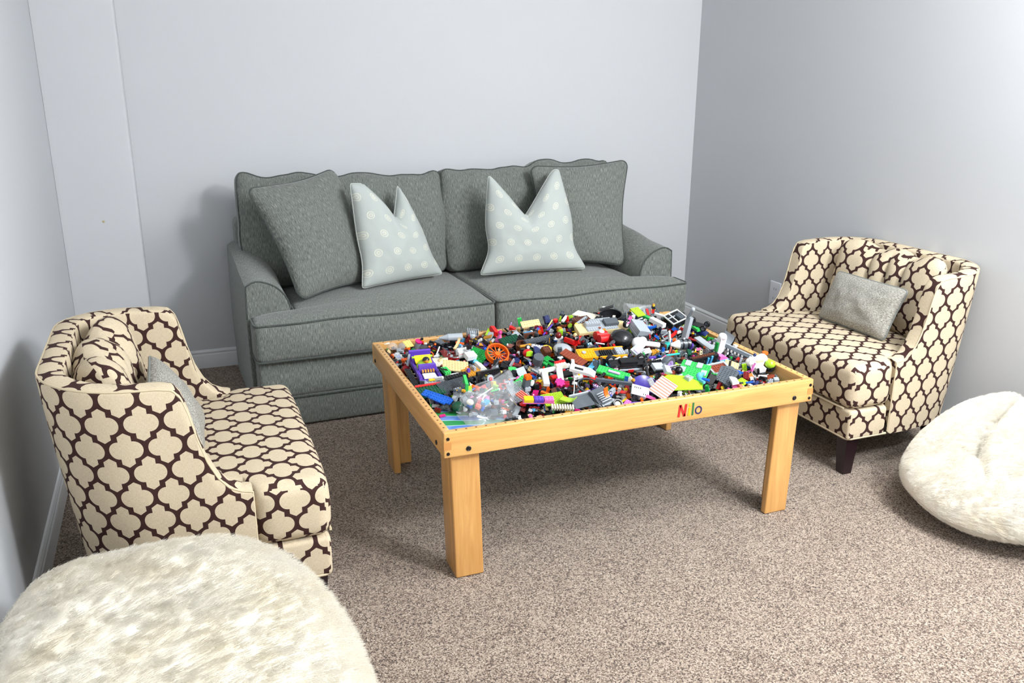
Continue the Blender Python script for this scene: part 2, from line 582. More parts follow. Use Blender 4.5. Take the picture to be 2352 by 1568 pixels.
# painted name on the front rail
LET = [plain('paint_red', (200, 40, 35), .4), plain('paint_yellow', (232, 172, 10), .4), plain('paint_green', (40, 110, 60), .4), plain('paint_navy', (45, 45, 90), .4)]
lx = 1.384-(TX0+TX1)/2
mb = MB(); RX = Matrix.Translation((lx, -hy-.0008, zt-.0595)) @ Matrix.Rotation(PI/2, 4, 'X')
w = .0076; h = .0385
def stroke(pts, wd, mi):
    for a, b_ in zip(pts[:-1], pts[1:]):
        a, b_ = Vector(a), Vector(b_); d = (b_-a).normalized(); n = Vector((-d.y, d.x))*wd/2
        mb.prism([tuple(a-n-d*wd*.1), tuple(b_-n+d*wd*.1), tuple(b_+n+d*wd*.1), tuple(a+n-d*wd*.1)], -.0004, .0006, mi, RX)
stroke([(0.000, 0), (0.004, h)], w, 0); stroke([(.005, h*.97), (.020, .001)], w, 0); stroke([(.021, 0), (.025, h)], w, 0)
stroke([(.0365, 0), (.0382, h*.66)], .0066, 1)
mb.cyl(.0040, .0040, -.0004, .0006, 14, 1, RX @ Matrix.Translation((.0388, h*.90, 0)))
stroke([(.0495, 0), (.0512, h*1.04)], .0060, 2)
oc = Vector((.0705, .0135)); ring = []
for i in range(24):
    a = 2*PI*i/24; ring.append((math.cos(a), math.sin(a)))
vs = [(oc.x+.0128*c, oc.y+.0136*s_, z) for z in (-.0004, .0006) for c, s_ in ring] + [(oc.x+.0082*c, oc.y+.0090*s_, z) for z in (-.0004, .0006) for c, s_ in ring]
fs = [(24+i, 24+(i+1) % 24, 72+(i+1) % 24, 72+i) for i in range(24)] + [(i, (i+1) % 24, 24+(i+1) % 24, 24+i) for i in range(24)] + [(48+(i+1) % 24, 48+i, 72+i, 72+(i+1) % 24) for i in range(24)]
mb.add(vs, fs, 3, RX)
mb.build('painted_letters', LET, tab, smooth=False)

# ---------------------------------------------------------------- sofa
SF = m_sofa()
PIP = m_sofa('sofa_piping', (46, 52, 49), (68, 75, 71), (104, 110, 104))  # piping colour darkened to paint in the shadow line along the seams
sofa = empty('sofa', (0.248, 3.478, 0), math.radians(1.5))
tag(sofa, 'grey-green two-seat sofa with rolled arms against the back wall', 'sofa')
L, D = 2.04, 0.885
def nz(p, s, a):
    return noise.noise(Vector(p)*s)*a
# base rail and skirt band
mb = MB()
rbox(mb, (L-.03, D-.06, .165), .02, lambda v: v+Vector((L/2, D/2+.005, .2125)), 3, .1)
mb.build('base', SF, sofa, merge=1e-5)
mb = MB()
rbox(mb, (L-.02, D-.04, .125), .012, lambda v: v+Vector((L/2, D/2, .07)), 3, .1)
mb.build('skirt_band', SF, sofa, merge=1e-5)
pp = [p for p in rect_path((L-.015, D-.035), .02, 0, deform=lambda v: v+Vector((L/2, D/2, .133)))]
MB().tube(pp, .004, 6, True).build('piping', PIP, sofa)
# arms
def arm(side):
    x0 = 0.0 if side == 0 else L-.185
    W_, ya, yb = .185, .15, .84
    prof = []
    if side == 0: outer, inner = 0.0, W_
    else: outer, inner = W_, 0.0
    sec = [(outer, .03), (outer, .15), (outer, .3), (outer, .45), (outer, .56)]
    zt0 = .56
    for i in range(15):
        q_ = i/14
        w_ = q_**.8 if q_ < 1 else 1
        zz_ = .47+.142*max(0, 1-w_**2.4)**.55
        if i < 3: zz_ -= (.022, .008, .002)[i]
        sec.append((lerp(outer, inner, w_), zz_))
    sec += [(inner, .42), (inner, .28)]
    bow = lambda x, z: x + (-.006 if side == 0 else .006)*math.sin(PI*min(1, max(0, (z-.1)/.5)))
    mb = MB(); ny = 18
    m_ = len(sec); cs = sum(p[0] for p in sec)/m_; cz = .45
    rows = []
    for j in range(ny+1):
        t = j/ny; y = lerp(ya, yb, t)
        rows.append((y, 1.0))
    rr = .014
    pre = [(ya, .86), (ya, .93), (ya+.002, .975), (ya+.008, .995)]
    rows = pre + [(max(r_[0], ya+.016), 1.0) for r_ in rows]
    for y, sc in rows:
        for (x, z) in sec:
            xx = cs+(x-cs)*sc if sc < 1 else x
            zz = cz+(z-cz)*sc if (sc < 1 and z > .05) else z
            dz = .0 + nz((x, y*2, z), 5, .004)
            dz += .050*sstep(0, .8, (y-ya)/(yb-ya))
            mb.v.append((x0+bow(xx, zz), y, zz + (dz if z > .5 else 0)))
    for j in range(len(rows)-1):
        for i in range(m_-1):
            a = j*m_+i
            f = (a, a+1, a+m_+1, a+m_)
            mb.f.append(f if side else f[::-1]); mb.m.append(0)
    f0 = tuple(range(m_))
    mb.f.append(f0 if side == 0 else f0[::-1]); mb.m.append(0)
    o = mb.build('arm', SF, sofa, merge=1e-6)
    pts = [(x0+bow(x, z)*1.0, ya+.003, z+.0) for (x, z) in sec[3:]]
    pts = [(x0+cs+(p[0]-x0-cs)*.965, p[1], cz+(p[2]-cz)*.985) for p in pts]
    MB().tube(pts, .0042, 6).build('piping', PIP, o)
arm(0); arm(1)
# back frame
mb = MB()
rbox(mb, (L-.07, .15, .74), .03, lambda v: v+Vector((L/2, D-.085+(v.z)*.05, .40)), 3, .1)
mb.build('back_frame', SF, sofa, merge=1e-5)
# T-shaped seat cushions
def seat(side):
    xm = 1.045
    def xl(y): return lerp(.004, .192, sstep(.125, .155, y)) if side == 0 else xm+.003
    def xr(y): return xm-.003 if side == 0 else lerp(L-.0, L-.192, sstep(.125, .155, y))
    D_, T_ = .66, .165
    Lx = 1.0
    def dfm(v):
        y = v.y+D_/2-.008
        t = (v.x+Lx/2)/Lx
        x = lerp(xl(y), xr(y), t)
        cr = (1-(2*t-1)**2)*(1-(v.y/(D_/2))**2)
        z = v.z
        if z > 0: z += .034*max(0, cr)**.75 + nz((x, y, 1), 4, .006)
        else: z -= .004*max(0, cr)
        fr = sstep(.06, 0, y)
        bulge = .016*(1-(2*t-1)**4)*(1-(v.z/(T_/2))**2)*fr
        return Vector((x, y - bulge + nz((x*3, z*4, 2), 3, .003)*fr, z+.382))
    mb = MB()
    rbox(mb, (Lx, D_, T_), .028, dfm, 4, .022)
    o = mb.build('seat_cushion', SF, sofa, merge=1e-5)
    for zz in (T_/2-.006, -T_/2+.006):
        pts = rect_path((Lx, D_), .02, zz, off=-.002, deform=dfm, step=.02)
        MB().tube(pts, .0042, 6, True).build('piping', PIP, o)
seat(0); seat(1)
# loose-looking back cushions
def backc(side):
    x0, x1 = (.045, 1.015) if side == 0 else (1.005, 1.955)
    W_, T_, H_ = x1-x0, .20, .50
    def dfm(v):
        a, b_ = v.x/(W_/2), v.z/(H_/2)
        puff = max(0, (1-a**4)*(1-b_**4))
        y = v.y*(0.62+.38*puff)
        if v.y < 0: y -= .03*puff
        z = v.z
        topw = sstep(.3, 1, b_)
        # crushed, wavy top edge with puffed corners
        z += topw*(.018*abs(a)**6 + nz((v.x*1.0+side*5, 0, 0), 7, .020)+nz((v.x*1.0+side*9, 1, 0), 16, .006) - .006*math.cos(a*9+side))
        if side == 0: z -= topw*.016*a
        if side == 1: z += topw*.028*sstep(-.05, .12, a)*sstep(.92, .72, a)
        x = v.x*(1+.012*math.cos(b_*PI)) + nz((v.z*3, side, 1), 3, .008)
        y += nz((v.x*2, v.z*2, side+3), 3.2, .016) + nz((v.x*2, v.z*2, side+7), 9, .004)
        p = Vector((x, y, z))
        p = Matrix.Rotation(math.radians(-13), 4, 'X') @ p
        return p + Vector(((x0+x1)/2, .655, .715))
    mb = MB()
    rbox(mb, (W_, T_, H_), .05, dfm, 4, .02)
    o = mb.build('back_cushion', SF, sofa, merge=1e-5)
    for sg in (-1,):
        pts = []
        for p in rect_path((W_, H_), .05, 0, off=-.004, step=.02):
            pts.append(tuple(dfm(Vector((p[0], sg*(T_/2-.03), p[1])))))
        MB().tube(pts, .0042, 6, True).build('piping', PIP, o)
backc(0); backc(1)

# ---------------------------------------------------------------- pillows
def pillow(name, label, mats, BL, BR, TR, TL, thick, front, bow=.06, notch=0.0, nw=.5, pr=.0045, back_t=.55, seed=0, cat='pillow', pipmat=None, pw=.42, uvm=1.0, wr=.006, cr=.12, ns=0.0, pinch=0.0):
    BL, BR, TR, TL, front = map(Vector, (BL, BR, TR, TL, front))
    c0 = (BL+BR)/2; c0 = Vector((c0.x, c0.y, min(BL.z, BR.z)))
    nrm = (BR-BL).cross(TL-BL).normalized()
    if nrm.dot(front) < 0: nrm = -nrm
    wd, ht = ((BR-BL).length+(TR-TL).length)/2, ((TL-BL).length+(TR-BR).length)/2
    def base(s, t):
        # s,t in -1..1
        a_, b_ = abs(s)-(1-cr), abs(t)-(1-cr)
        if cr > 0 and a_ > 0 and b_ > 0:
            f_ = max(a_, b_)/math.hypot(a_, b_)
            s = math.copysign(1-cr+a_*f_, s); t = math.copysign(1-cr+b_*f_, t)
        ss = s*(1-bow*(1-t*t)**1.5)*(1-pinch*math.exp(-((t+.5)/.38)**2)); tt = t*(1-bow*(1-s*s)**1.5*.8)
        if notch:
            dn = max(0, 1-abs(s-ns)/nw)**1.3
            tt -= notch*dn*((t+1)/2)**2.2*2
        u, v = (ss+1)/2, (tt+1)/2
        return (BL*(1-u)+BR*u)*(1-v) + (TL*(1-u)+TR*u)*v
    def off(s, t, k):
        e = max(0, (1-s*s))*max(0, (1-t*t))
        h = thick*e**pw
        if notch:
            dn = max(0, 1-abs(s-ns)/(nw*.7))
            h *= 1-.55*dn*sstep(-.1, .9, t)
            h += .016*math.exp(-((abs(s-ns)-.4)/.2)**2)*sstep(0, 1, t)*e**.3
        h += (noise.noise(Vector((s*2.2+seed, t*2.2, k)))*wr*1.6 + noise.noise(Vector((s*6+seed, t*6, k+5)))*wr*.5)*e**.3
        return h
    N_ = 44
    def P(s, t, k):
        return base(s, t)+nrm*(off(s, t, k)*(1 if k > 0 else -back_t)) - c0
    mb = MB(); uvs = {}
    def q(i): 
        a = 2*i-1
        return math.copysign(1-(1-abs(a))**1.25, a) if abs(a) < 1 else a
    mb.grid(lambda a, b_: P(q(a), q(b_), 1), N_, N_)
    n1 = len(mb.v)
    mb.grid(lambda a, b_: P(q(a), q(b_), -1), N_, N_, flip=True)
    def uv(co_, n, vi):
        k = vi % n1; i, j = k % (N_+1), k//(N_+1)
        return (q(i/N_)*wd/2*uvm, q(j/N_)*ht/2*uvm)
    me = mb.build(name, mats, uv=uv)
    me.location = c0
    bm = bmesh.new(); bm.from_mesh(me.data)
    bmesh.ops.remove_doubles(bm, verts=bm.verts, dist=1e-5); bmesh.ops.recalc_face_normals(bm, faces=bm.faces)
    bm.to_mesh(me.data); bm.free()
    tag(me, label, cat)
    per = [( -1+2*i/40, -1) for i in range(40)] + [(1, -1+2*i/40) for i in range(40)] + [(1-2*i/40, 1) for i in range(40)] + [(-1, 1-2*i/40) for i in range(40)]
    if pr: MB().tube([tuple(base(s, t)-c0) for s, t in per], pr, 6, True).build('piping', pipmat or mats, me)
    return me
MED = m_medallion()
LPIP = plain('pale_piping', (190, 195, 188), .8)
pillow('throw_pillow', 'large grey-green throw pillow leaning on the left sofa arm', SF,
       (.470, 3.69, .500), (.87, 3.93, .500), (.700, 4.02, 1.010), (.300, 3.86, .955), .095, (.3, -1, .3), .09, seed=1, pipmat=PIP, cr=.16)
pillow('throw_pillow', 'large grey-green throw pillow at the right end of the sofa', SF,
       (1.695, 3.960, .505), (2.095, 3.825, .500), (2.205, 4.030, 1.000), (1.665, 4.040, .985), .080, (-.1, -1, .3), .09, seed=2, pipmat=PIP, cr=.16)
pillow('throw_pillow', 'pale ring-patterned throw pillow on the left sofa seat, top chopped in', MED,
       (.750, 3.765, .508), (1.175, 3.925, .508), (.975, 3.985, .945), (.740, 3.86, .960), .095, (.25, -1, .3), .02, notch=.36, nw=.85, ns=.30, seed=3, pipmat=LPIP, pr=.0022, cr=.05, pinch=.07)
pillow('throw_pillow', 'pale ring-patterned throw pillow on the right sofa seat, deep V in its top', MED,
       (1.325, 3.835, .508), (1.870, 3.785, .508), (1.765, 3.915, .980), (1.410, 3.93, .965), .095, (0, -1, .3), .02, notch=.43, nw=.95, ns=-.08, seed=4, pipmat=LPIP, pr=.0022, cr=.05, pinch=.13)
LUM = m_tweed('taupe_chenille', (96, 92, 84), (150, 147, 138), (206, 203, 194), 120, 420)
LUMP = plain('lumbar_piping', (120, 124, 120), .6)
pillow('lumbar_pillow', 'small taupe chenille lumbar pillow on the right-hand armchair', LUM,
       (2.500, 2.845, .446), (2.505, 2.480, .446), (2.585, 2.470, .640), (2.585, 2.855, .635), .052, (-1, -.1, .4), .02, seed=5, pipmat=LUMP, pr=.0035)
pillow('lumbar_pillow', 'small taupe chenille lumbar pillow on the left-hand armchair', LUM,
       (.000, 2.235, .446), (.000, 2.600, .446), (-.105, 2.615, .648), (-.105, 2.240, .648), .055, (1, -.1, .4), .02, seed=6, pipmat=LUMP, pr=.0035)

# ---------------------------------------------------------------- armchairs
TR = m_trellis()
TRP = plain('cream_piping', (198, 182, 152), .8)
DK = plain('espresso_wood', (34, 20, 24), .3)
W2, TW, XBK, XAF = .400, .062, -.655, -.19       # half width, wall thickness, outer back, arm front
def build_chair():
    root = empty('armchair')
    # outline of the tub seen from above
    Rc = .21
    out = []
    def addp(x, y, nx, ny): out.append((x, y, nx, ny))
    m = 26
    for i in range(m): addp(lerp(XAF, XBK+Rc, i/m), -W2, 0, -1)
    for i in range(13):
        a = -PI/2 - PI/2*i/12
        addp(XBK+Rc+Rc*math.cos(a), -W2+Rc+Rc*math.sin(a), math.cos(a), math.sin(a))
    for i in range(1, 14): addp(XBK, lerp(-W2+Rc, W2-Rc, i/14), -1, 0)
    for i in range(13):
        a = PI - PI/2*i/12
        addp(XBK+Rc+Rc*math.cos(a), W2-Rc+Rc*math.sin(a), math.cos(a), math.sin(a))
    for i in range(1, m+1): addp(lerp(XBK+Rc, XAF, i/m), W2, 0, 1)
    key = [(-.190, .432), (-.215, .437), (-.245, .452), (-.27, .482), (-.292, .53), (-.308, .59), (-.322, .66), (-.333, .70), (-.350, .722), (-.38, .728), (-.66, .742)]
    def top(x):
        if x >= key[0][0]: return key[0][1]
        for (a, za), (b_, zb_) in zip(key[:-1], key[1:]):
            if x >= b_: return lerp(za, zb_, (x-a)/(b_-a))
        return key[-1][1]
    # refine samples through the steep front of the wing
    xs = sorted(set([round(lerp(XAF, XBK+Rc, i/m), 5) for i in range(m)] + [round(-.19-.006*i, 5) for i in range(32)]), reverse=True)
    xs = [x for x in xs if x > XBK+Rc]
    core = [p for p in out if p[0] <= XBK+Rc+1e-6]
    out = [(x, -W2, 0, -1) for x in xs] + core + [(x, W2, 0, 1) for x in reversed(xs)]
    s = 0; S_ = []
    for i, p in enumerate(out):
        if i: s += math.hypot(p[0]-out[i-1][0], p[1]-out[i-1][1])
        S_.append(s)
    mid = s/2
    mb = MB(); UV = []
    Z0 = .15; rz_ = .012
    nprof = None
    for i, (x, y, nx, ny) in enumerate(out):
        h = top(x)
        prof = []
        for j in range(9):
            z = lerp(Z0, h-rz_, j/8); prof.append((0, z))
        for a in (30, 60, 90): prof.append((rz_*(1-math.cos(math.radians(a))), h-rz_+rz_*math.sin(math.radians(a))))
        prof.append((TW*.5, h+.003))
        for a in (90, 60, 30): prof.append((TW-rz_*(1-math.cos(math.radians(a))), h-rz_+rz_*math.sin(math.radians(a))))
        for j in range(6): prof.append((TW, lerp(h-rz_, .36, j/5)))
        nprof = len(prof)
        for d, z in prof:
            k = (z-Z0)/.58
            lean = .055*max(0, 1-k)**1.2
            # the tub tapers towards the floor at the back
            bx = max(0, -nx)
            px, py = x-nx*d, y-ny*d
            f = sstep(-.2, -.6, x)
            px += lean*f
            py -= math.copysign(.028*(1-k)*f, y) if abs(y) > .01 else 0
            # slight padding on the inner face
            mb.v.append((px, py, z))
            UV.append((S_[i]-mid, z + (d if z > h-.02 else (TW if d > TW*.5 else 0))))
    n = len(out)
    for i in range(n-1):
        for j in range(nprof-1):
            a = i*nprof+j
            mb.f.append((a, a+nprof, a+nprof+1, a+1)); mb.m.append(0)
    mb.f.append(tuple(range(nprof))); mb.m.append(0)
    mb.f.append(tuple(range((n-1)*nprof, n*nprof))[::-1]); mb.m.append(0)
    def uv(co_, nn, vi):
        if abs(nn.x) > .9 and co_.x > XAF-.002 and co_.z < .45: return (co_.y, co_.z)
        return UV[vi]
    sh = mb.build('tub_back', TR, root, uv=uv, angle=50)
    run = [0.0]
    for i in range(1, n):
        q0, q1 = out[i-1], out[i]
        run.append(run[-1]+math.sqrt((q1[0]-q0[0])**2+(q1[1]-q0[1])**2+(top(q1[0])-top(q0[0]))**2))
    lay = sh.data.uv_layers[0]
    for k_, p_ in enumerate(sh.data.polygons):
        if k_ >= (n-1)*(nprof-1) or not (9 <= k_ % (nprof-1) <= 14): continue
        for li in p_.loop_indices:
            vi = sh.data.loops[li].vertex_index
            i_, j_ = vi//nprof, vi % nprof
            lay.data[li].uv = (.02+TW*(j_-9)/6, run[i_]-run[-1]/2)
    bm = bmesh.new(); bm.from_mesh(sh.data); bmesh.ops.recalc_face_normals(bm, faces=bm.faces); bm.to_mesh(sh.data); bm.free()
    # welts along the outer and inner top edges and down the arm fronts
    def edge(d, dz, zextra=0):
        pts = []
        for (x, y, nx, ny) in out:
            h = top(x); k = (h-Z0)/.58; lean = .055*(1-k)**1.2 if k < 1 else 0; f = sstep(-.2, -.6, x)
            py = y-ny*d; py -= math.copysign(.028*(1-k)*f, y) if (abs(y) > .01) else 0
            pts.append((x-nx*d+lean*f, py, h+dz))
        return pts
    pts = [(XAF+.001, -W2+.004, .16)] + edge(.003, -.004) + [(XAF+.001, W2-.004, .16)]
    MB().tube(pts, .0030, 6).build('piping', TRP, sh)
    # seat: full width in front of the arms, narrower between them
    def hw(x):
        w_ = lerp(W2-.004, W2-TW-.006-.02*sstep(-.2, -.45, x), sstep(-.183, -.193, x))
        if x < -.445+.03: w_ = min(w_, W2-.24+math.sqrt(max(0, .135**2-(x+.415)**2)))
        return w_
    Dp, T_ = .545, .168
    def dseat(v):
        x = v.x-Dp/2
        t = v.y/.4
        y = t*hw(x)
        z = v.z
        cr = max(0, (1-(v.x/(Dp/2))**4)*(1-t**4))
        if z > 0: z += .012*cr
        fr = sstep(-.05, 0, x)
        x += .010*fr*(1-t**6)*(1-(v.z/(T_/2))**2) + nz((y*2, z*2, 0), 6, .003)*fr
        y += math.copysign(.006*(1-(v.z/(T_/2))**2)*sstep(-.19, -.12, x), t) if abs(t) > .9 else 0
        return Vector((x, y, z+.262+T_/2))
    mb = MB(); rbox(mb, (Dp, .80, T_), .034, dseat, 5, .022)
    so = mb.build('seat', TR, root, merge=1e-5, uv=lambda c_, n_, i_: (c_.y, c_.x+.43) if abs(n_.z) > .6 else ((c_.y, c_.z) if abs(n_.x) > .6 else (c_.x, c_.z)))
    mb = MB()
    for sg in (-1, 1):
        pass
    pts = [tuple(dseat(Vector((Dp/2-.001 if abs(y_) < .385 else Dp/2-.02, y_, -T_/2+.004))) + Vector((.0015, 0, 0))) for y_ in [-.366+.732*i/30 for i in range(31)]]
    MB().tube(pts, .0038, 6).build('piping', TRP, so)
    # lower rail
    def drail(v):
        x = v.x-Dp/2-.004
        return Vector((x, v.y/.4*(hw(x)+.002), v.z+.206))
    mb = MB(); rbox(mb, (Dp, .80, .112), .012, drail, 3, .03)
    ro = mb.build('front_rail', TR, root, merge=1e-5, uv=lambda c_, n_, i_: (c_.y, c_.z) if abs(n_.x) > .6 else (c_.x, c_.z))
    pts = [(-.185, -W2+.006, .153), (-.024, -W2+.006, .153), (-.012, -W2+.012, .153), (-.007, -W2+.024, .153), (-.006, 0, .153), (-.007, W2-.024, .153), (-.012, W2-.012, .153), (-.024, W2-.006, .153), (-.185, W2-.006, .153)]
    MB().tube(pts, .0045, 6).build('piping', TRP, ro)
    # puffed, pleated back cushion
    def bc(v):
        a, b_ = v.y/.27, v.z/.165
        puff = max(0, (1-a**4)*(1-b_**4))
        x = v.x*(.45+.55*puff)
        if v.x > 0:
            x += .02*puff
            pl = 0
            for pc in (-.33, 0, .33): pl += math.exp(-((a-pc)/.055)**2)
            x -= .022*pl*sstep(-.6, .3, b_)*puff
        z = v.z + sstep(.3, 1, b_)*(.010*math.cos(a*9) + .012*abs(a)**5)
        y = v.y*(1+.03*math.cos(b_*2))
        # wraps round the curve of the tub
        x += .055*abs(a)**2.2
        x += nz((v.y*2, v.z*2, 3), 5, .006)
        p = Matrix.Rotation(math.radians(-9), 4, 'Y') @ Vector((x, y, z))
        return p + Vector((-.525, 0, .575))
    mb = MB(); rbox(mb, (.13, .54, .33), .045, bc, 4, .015)
    bo = mb.build('back_cushion', TR, root, merge=1e-5, uv=lambda c_, n_, i_: (c_.y+.02, c_.z*1.05) if abs(n_.x) > .45 else ((c_.y+.02, c_.z+c_.x) if abs(n_.z) > .5 else (c_.x, c_.z)))
    # legs
    for (x, y) in ((-.045, -W2+.045), (-.045, W2-.045), (-.50, -W2+.10), (-.50, W2-.10)):
        mb = MB(); a, b_ = .028, .019
        sx = .0 if x > -.2 else -.02
        vs = [(x-a, y-a, .152), (x+a, y-a, .152), (x+a, y+a, .152), (x-a, y+a, .152),
              (x-b_+sx, y-b_, .001), (x+b_+sx, y-b_, .001), (x+b_+sx, y+b_, .001), (x-b_+sx, y+b_, .001)]
        mb.add(vs, [(0, 1, 2, 3), (7, 6, 5, 4), (0, 4, 5, 1), (1, 5, 6, 2), (2, 6, 7, 3), (3, 7, 4, 0)])
        lo = mb.build('leg', DK, root, smooth=False)
        bm = bmesh.new(); bm.from_mesh(lo.data); bmesh.ops.recalc_face_normals(bm, faces=bm.faces); bm.to_mesh(lo.data); bm.free()
    return root
ch = build_chair()
ch.location = (.305, 2.475, 0)
tag(ch, 'cream and brown trellis-print tub armchair by the left wall', 'armchair', 'trellis-print armchairs')
ch2 = copy_tree(ch)
ch2.location = (2.203, 2.690, 0); ch2.rotation_euler = (0, 0, PI)
tag(ch2, 'cream and brown trellis-print tub armchair by the right wall', 'armchair', 'trellis-print armchairs')

# ---------------------------------------------------------------- bean bags
def beanbag(name, label, c, rx, ry, h, mt, hmt, n=2.5, rim=.42, seed=0, sub=90, hair=True, creases=(), pnt=2.6, taper=0.0, nl=None, lift=0.0):
    """c = floor centre; superellipse plan, seam line at height rim*h"""
    mb = MB(); NU, NV = 120, 56
    def fn(a, b_):
        th = 2*PI*a
        ct, st = math.cos(th), math.sin(th)
        ne = n if (nl is None or ct > 0) else nl
        rr = (abs(ct)**ne+abs(st)**ne)**(-1/ne)
        # b_: 0 bottom centre -> 1 top centre
        if b_ < .42:
            t = b_/.42
            rad = 1-(1-t)**pnt 
            z = rim*h*(t**(pnt*.92))
        else:
            t = (b_-.42)/.58
            rad = (1-t**1.9)
            z = rim*h + (1-rim)*h*(math.sin(t*PI/2)**.8)
            rad = max(0, math.cos(t*PI/2))**.62
        x, y = rad*rr*ct*rx, rad*rr*st*ry
        w = sstep(.1, .45, b_)
        p = Vector((x+seed, y, z))
        lump = noise.noise(p*3.0)*.034 + noise.noise(p*7.5)*.012
        z2 = z + lump*w*(.4+.6*min(1, rad+.3))
        k = 1 + noise.noise(Vector((ct*1.5+seed, st*1.5, z*4)))*.035*w
        z2 *= (1-taper*sstep(.45, -1.0, x/rx))*(1+lift*sstep(0, -1.0, x/rx)*w)
        for (cx, cy, ang, ln, dp) in creases:
            dx, dy = x-cx*1.0, y-cy
            u_ = dx*math.cos(ang)+dy*math.sin(ang); v_ = -dx*math.sin(ang)+dy*math.cos(ang)
            z2 -= dp*math.exp(-(v_/.022)**2)*math.exp(-(u_/ln)**4)*w
        return Vector((x*k, y*k, max(.002, z2)))
    mb.grid(lambda a, b_: fn(a, b_), NU, NV)
    o = mb.build(name, [mt, hmt], merge=1e-5, uv='box', angle=80)
    o.location = c
    tag(o, label, 'bean bag')
    if hair:
        md = o.modifiers.new('fur', 'PARTICLE_SYSTEM'); ps = md.particle_system; st = ps.settings
        st.type = 'HAIR'; st.count = 22000; st.hair_length = .0055; st.hair_step = 3
        st.emit_from = 'FACE'; st.use_modifier_stack = False; st.distribution = 'RAND'
        st.child_type = 'SIMPLE'; st.rendered_child_count = 9; st.child_percent = 0
        st.child_radius = .010; st.child_roundness = .6; st.clump_factor = .25
        st.roughness_1 = .0012; st.roughness_1_size = .02; st.roughness_2 = .001; st.roughness_2_size = .1
        st.brownian_factor = .0015
        st.normal_factor = .0035
        st.object_align_factor = (.0045, -.003, 0)
        st.material = 2
        st.root_radius = .0007; st.tip_radius = .00015; st.radius_scale = 1.0
        ps.seed = seed+3
        st.display_percentage = 1
    return o
FURA = m_fur('cream_plush', (240, 234, 220), (233, 224, 204))
FURH = m_fur('cream_plush_hair', (242, 237, 225), (237, 229, 211))
beanbag('bean_bag', 'big round cream plush bean bag in front of the left armchair', (-.095, 1.40, 0), .352, .60, .478, FURA, FURH, 2.4, .45, 1, nl=3.5, lift=.10)
beanbag('bean_bag', 'cream plush bean bag against the right wall, cut off by the frame', (2.515, 1.870, 0), .330, .330, .368, FURA, FURH, 2.1, .45, 5, pnt=1.6, taper=.42,
        creases=((-.14, .02, .9, .14, .05), (.02, .10, .3, .22, .045), (-.06, -.12, .15, .12, .03)))
# ---------------------------------------------------------------- toy bricks
rnd = random.Random(11)
COLS = dict(black=(26, 27, 30), darkgrey=(82, 88, 94), lightgrey=(163, 170, 176), white=(238, 238, 236), red=(205, 28, 28), darkred=(112, 24, 24),
            orange=(240, 100, 20), yellow=(248, 205, 30), lime=(160, 205, 40), green=(24, 150, 62), brightgreen=(60, 190, 90), darkgreen=(18, 78, 52),
            blue=(24, 92, 190), navy=(24, 38, 92), azure=(90, 175, 225), purple=(98, 66, 178), indigo=(58, 46, 128), pink=(238, 110, 180), magenta=(205, 30, 120),
            lavender=(190, 165, 220), tan=(222, 200, 146), brown=(92, 52, 36), rust=(132, 62, 42), turquoise=(60, 190, 180), gold=(200, 140, 40), amber=(246, 166, 28), cream=(236, 228, 206),
            salmon=(238, 120, 100), paleyellow=(240, 222, 130))
WORD = dict(darkgrey='dark grey', lightgrey='light grey', darkred='dark red', brightgreen='bright green', darkgreen='dark green', paleyellow='pale yellow')
PL = {k: plain('plastic_'+k, c, .22, .5) for k, c in COLS.items()}
PL['clear'] = plain('clear_plastic', (225, 228, 228), .06, .9, Alpha=.26)
PL['bag'] = plain('thin_clear_film', (225, 229, 233), .14, .9, Alpha=.20)
PL['chrome'] = plain('chrome_plastic', (200, 203, 206), .25, metal=.7)
PARTY = {'panel', 'frame', 'arch', 'base', 'wheel', 'roof', 'wall', 'window', 'beam', 'ramp', 'wing', 'head', 'plate', 'disc', 'ring', 'tower', 'slide', 'pipe', 'tube', 'rod', 'lever', 'bar', 'grip', 'clip', 'cone', 'track', 'tyre', 'roof', 'floor'}
def nm_(n): return n.split('_')[-1] + '_toy' if n.split('_')[-1] in PARTY else n
def word(c): return WORD.get(c, c)
mm = .001

def T(fn):
    mb = MB(); fn(mb)
    return (np.array(mb.v, dtype=float).reshape(-1, 3), mb.f, np.array(mb.m))
_tc = {}
def brick(nx, ny, h=9.6, studs=True, n=8):
    k = ('b', nx, ny, h, studs, n)
    if k not in _tc:
        def f(mb):
            X_, Y_ = nx*4*mm-.0001, ny*4*mm-.0001
            mb.box((-X_, -Y_, 0), (X_, Y_, h*mm))
            if studs:
                for i in range(nx):
                    for j in range(ny):
                        mb.cyl(2.4*mm, 2.4*mm, h*mm, (h+1.7)*mm, n, 0, Matrix.Translation(((i-(nx-1)/2)*8*mm, (j-(ny-1)/2)*8*mm, 0)))
        _tc[k] = T(f)
    return _tc[k]
def plate(nx, ny, n=8): return brick(nx, ny, 3.2, True, n)
def tile(nx, ny): return brick(nx, ny, 3.2, False)
def box(l, w, h):
    return T(lambda mb: mb.box((-l/2*mm, -w/2*mm, 0), (l/2*mm, w/2*mm, h*mm)))
def slope(nx, ny, h=9.6, lip=1.5):
    def f(mb):
        X_, Y_, H_ = nx*4*mm, ny*4*mm, h*mm
        vs = [(-X_, -Y_, 0), (X_, -Y_, 0), (X_, Y_, 0), (-X_, Y_, 0), (-X_, -Y_, H_), (-X_+8*mm if nx > 1 else -X_+.002, -Y_, H_), (-X_+8*mm if nx > 1 else -X_+.002, Y_, H_), (-X_, Y_, H_), (X_, -Y_, lip*mm), (X_, Y_, lip*mm)]
        mb.add(vs, [(0, 3, 2, 1), (4, 5, 6, 7), (5, 8, 9, 6), (8, 1, 2, 9), (0, 1, 8, 5, 4), (3, 7, 6, 9, 2), (0, 4, 7, 3)])
    return T(f)
